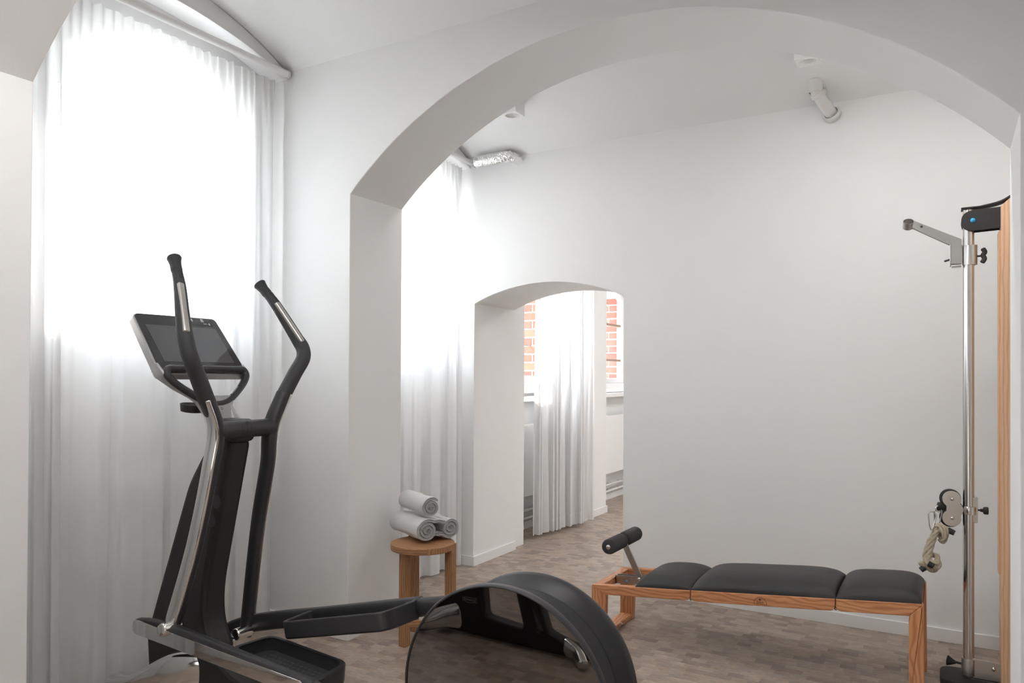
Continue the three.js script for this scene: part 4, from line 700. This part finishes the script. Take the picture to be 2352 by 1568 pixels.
// ---------------------------------------------------------------- oak stool with rolled towels
{
  const C = [-2.138, -2.822], HS = 0.465, R = 0.15;
  const t = thing('oak_stool', 'round three-legged oak stool standing in the arch', 'stool', [C[0], 0, C[1]]);
  const legs = [[-2.168, -2.727], [-2.262, -2.915], [-2.01, -2.868]].map(([x, z]) => [x, z]);
  const seat = new THREE.Shape(); seat.absarc(C[0], -C[1], R, 0, Math.PI * 2, false);
  obj('seat', metreUV(extY(seat, HS - 0.03, HS, 0.004, 72), 'x', [0.1, 0.7]), M.oak, t);
  legs.forEach(([x, z]) => { const dx = x - C[0], dz = z - C[1], q = 0.0195; obj('leg', metreUV(new RoundedBoxGeometry(q * 2, HS, q * 2, 2, 0.002).translate(0, HS / 2, 0).translate(x, 0.0005, z), 'y', [rand(), rand()]), M.oak, t); });
  for (const [i, j, y] of [[0, 2, 0.1], [0, 1, 0.125], [1, 2, 0.1]]) { const a = legs[i], b = legs[j], L = Math.hypot(b[0] - a[0], b[1] - a[1]), an = Math.atan2(-(b[1] - a[1]), b[0] - a[0]); obj('stretcher', metreUV(new RoundedBoxGeometry(L - 0.03, 0.026, 0.016, 2, 0.002), 'x', [rand(), rand()]).rotateY(an).translate((a[0] + b[0]) / 2, y, (a[1] + b[1]) / 2), M.oak, t); }

  // a towel rolled up: a thick spiral ribbon with a soft edge, flattened a little where it rests
  const towel = (label, end, dir, len, r, flap, turn, squash = 1) => {
    const o = thing('rolled_towel', label, 'towel', [end[0], end[1] - r * squash, end[2]], 'rolled towels on the stool');
    const D = V(dir[0], dir[2] ?? 0, dir[1]).normalize(), side = V(0, 1, 0).cross(D).normalize(), upv = D.clone().cross(side), th = 0.0135, turns = r / (th + 0.003), n = 26, out = [];
    const ctr = [], total = Math.floor(turns * n);
    for (let i = 3; i <= total; i++) { const a = i / n * Math.PI * 2 + turn, rr = (i / n) * (th + 0.003) - th / 2; ctr.push([Math.cos(a) * rr, Math.sin(a) * rr * squash, a]); }
    if (flap) { const l = ctr[ctr.length - 1]; for (let i = 1; i <= 10; i++) ctr.push([l[0] + flap[0] * i / 10, l[1] + flap[1] * i / 10 - 0.002 * Math.sin(i), null]); }
    const N = ctr.length, rim = (i, e) => {                     // the two faces of the ribbon
      const p = ctr[Math.max(0, i - 1)], q = ctr[Math.min(N - 1, i + 1)], tx = q[0] - p[0], ty = q[1] - p[1], L = Math.hypot(tx, ty) || 1, h = th / 2 * Math.min(1, Math.sqrt(Math.min(i, N - 1 - i) / 2 + 0.12));
      return [ctr[i][0] - ty / L * h * e, ctr[i][1] + tx / L * h * e];
    };
    const sec = [[-1, 0.35], [-0.8, 0.75], [-0.35, 1], [0.35, 1], [0.8, 0.75], [1, 0.35]];
    const rows = [[0.004, 0.4], [0.0, 0.75], [0.004, 1], [0.012, 1.04], ...Array.from({ length: 13 }, (_, i) => [lerp(0.03, len - 0.03, i / 12), 1]), [len - 0.012, 1.04], [len - 0.004, 1], [len, 0.75], [len - 0.004, 0.4]];
    const surf = (e) => grid(N - 1, rows.length - 1, (u, v) => {
      const i = Math.round(u * (N - 1)), [d, k] = rows[Math.round(v * (rows.length - 1))], [x0, y0] = ctr[i], [x1, y1] = rim(i, e), wob = 1 + 0.035 * n3(x0 * 30, y0 * 30, d * 9), x = lerp(x0, x1, k) * wob, y = lerp(y0, y1, k) * wob;
      const P = V(...end).addScaledVector(D, d + 0.0025 * n2(i * 0.35, d > 0.1 ? 9 : 3)).addScaledVector(side, x).addScaledVector(upv, y + 0.004 * n2(d * 8, end[0] * 20)); return [P.x, P.y, P.z];
    }, (u, v) => [u * N * 0.011, v * len]);
    const edge = (front) => grid(N - 1, 2, (u, v) => { const i = Math.round(u * (N - 1)), e = v * 2 - 1, d = rows[front ? 0 : rows.length - 1][0], [x0, y0] = ctr[i], [x1, y1] = rim(i, e || 1), f = 0.4 * Math.abs(e), wob = 1 + 0.035 * n3(x0 * 30, y0 * 30, d * 9); const P = V(...end).addScaledVector(D, d + 0.0025 * n2(i * 0.35, d > 0.1 ? 9 : 3) + (front ? -1 : 1) * 0.001 * (1 - Math.abs(e))).addScaledVector(side, lerp(x0, x1, f) * wob).addScaledVector(upv, lerp(y0, y1, f) * wob + 0.004 * n2(d * 8, end[0] * 20)); return [P.x, P.y, P.z]; });
    obj('cloth', [surf(1), surf(-1), edge(true), edge(false)], M.towel, o);
    return o;
  };
  towel('left of the two lower rolled white towels, flap lying on the stool', [-2.09, HS + 0.0605, -2.795], [-0.9, -0.42], 0.3, 0.06, [-0.07, -0.006], -1.75, 0.92);
  towel('right of the two lower rolled white towels, standing behind', [-2.05, HS + 0.058, -2.925], [-0.9, -0.42], 0.28, 0.054, [0.05, 0.002], -2.2, 1);
  towel('rolled white towel on top of the two others', [-2.09, HS + 0.165, -2.825], [-0.9, -0.44], 0.27, 0.053, null, 1.2, 0.95);
}

// ---------------------------------------------------------------- pipes and lamps under the far vault
{
  const t = thing('drain_pipe', 'white painted pipe elbow coming out of the vault and entering the far wall', 'pipe', [-0.56, 2.55, -4.03]);
  const P0 = [-0.575, 2.80, -3.965], P1 = [-0.575, 2.70, -3.965], P2 = [-0.553, 2.652, -4.0], P3 = [-0.517, 2.598, -4.085], P4 = [-0.505, 2.585, -4.13];
  obj('pipe', sweep([P0, [-0.575, 2.745, -3.965], P1, P2, P3, P4], () => [0.0295, 0.0295], { up: [1, 0, 0.2], seg: 28, rings: 60 }), M.pipePaint, t);
  obj('flange', lathe([[0.032, -0.03], [0.046, -0.032], [0.048, -0.024], [0.048, 0.02], [0.03, 0.022]], [-0.575, 2.775, -3.965], [0, 1, 0], 36), M.pipePaint, t);
  obj('socket', lathe([[0.029, 0.018], [0.0345, 0.016], [0.0365, 0.01], [0.0345, 0.004], [0.034, -0.045], [0.029, -0.047]], [-0.575, 2.722, -3.965], [0, 1, 0.03], 36), M.pipePaint, t);
  obj('collar', lathe([[0.029, -0.012], [0.0375, -0.01], [0.0375, 0.01], [0.029, 0.012]], [-0.562, 2.67, -3.985], [-0.35, 0.8, 0.55], 36), M.pipePaint, t);
  obj('wall_collar', lathe([[0.029, -0.02], [0.042, -0.018], [0.043, 0.0], [0.034, 0.008]], [-0.513, 2.594, -4.082], [-0.3, 0.42, 0.86], 36), M.pipePaint, t);
}
{
  const t = thing('foil_duct', 'short duct stub wrapped in crumpled silver foil high on the far wall', 'duct', [-2.5, 2.63, -4.05]);
  const path = new THREE.CatmullRomCurve3([V(-2.645, 2.635, -4.03), V(-2.5, 2.637, -4.03), V(-2.41, 2.637, -4.035), V(-2.375, 2.632, -4.065), V(-2.362, 2.628, -4.115)]);
  const g = clean(new THREE.TubeGeometry(path, 90, 0.034, 40, false)), p = g.attributes.position;
  const flatG = mergeVertices((() => { const h = g.clone(); h.deleteAttribute('normal'); h.deleteAttribute('uv'); return h; })()), q = flatG.attributes.position;
  for (let i = 0; i < q.count; i++) { const x = q.getX(i), y = q.getY(i), z = q.getZ(i), c = path.getPoint(clamp((x + 2.645) / 0.283, 0, 1)), k = 1 + 0.09 * Math.abs(n3(x * 45, y * 40, z * 40)) + 0.06 * n3(x * 110, y * 90, z * 90); q.setXYZ(i, x, c.y + (y - c.y) * k, z > -4.06 ? c.z + (z - c.z) * k : z); }
  flatG.computeVertexNormals();
  obj('foil_wrap', toCreasedNormals(flatG, 0.5), M.foil, t);
  obj('end_fold', lathe([[0.036, -0.004], [0.02, -0.009], [0.001, -0.006]], [-2.645, 2.635, -4.03], [1, 0, 0], 24), M.foil, t);
}
function ceilingLamp(label, x, y, z, h) {                      // switched off: daylight only shows in its white reflector
  const t = thing('ceiling_lamp', label, 'lamp', [x, y, z], 'square ceiling lamps'), a = 0.052;
  const ring = new THREE.Shape([[-a, -a], [a, -a], [a, a], [-a, a]].map(([u, v]) => new THREE.Vector2(x + u, -z + v))), hole = new THREE.Path(); hole.absarc(x, -z, 0.04, 0, 7, true); ring.holes.push(hole);
  obj('housing', extY(ring, y, y + h, 0.001, 36), M.trim, t);
  obj('trim_ring', lathe([[0.04, 0.012], [0.0415, 0], [0.038, -0.0015], [0.0365, 0.001], [0.0365, 0.012]], [x, y, z], [0, 1, 0], 40), M.trim, t);
  obj('reflector', lathe([[0.0375, 0.004], [0.03, 0.018], [0.012, 0.03], [0.001, 0.031]], [x, y, z], [0, 1, 0], 40), std({ name: 'white reflector', color: 0xf4f4f2, roughness: 0.35 }), t);
  return t;
}
ceilingLamp('square white ceiling lamp beside the pipe elbow', -0.553, 2.69, -3.6, 0.1);
ceilingLamp('square white ceiling lamp half hidden by the arch, above the foil duct', -2.12, 2.715, -3.6, 0.085);

scene.traverse((o) => { if (o.isMesh) { o.castShadow = true; o.receiveShadow = true; } });
renderer.render(scene, camera);
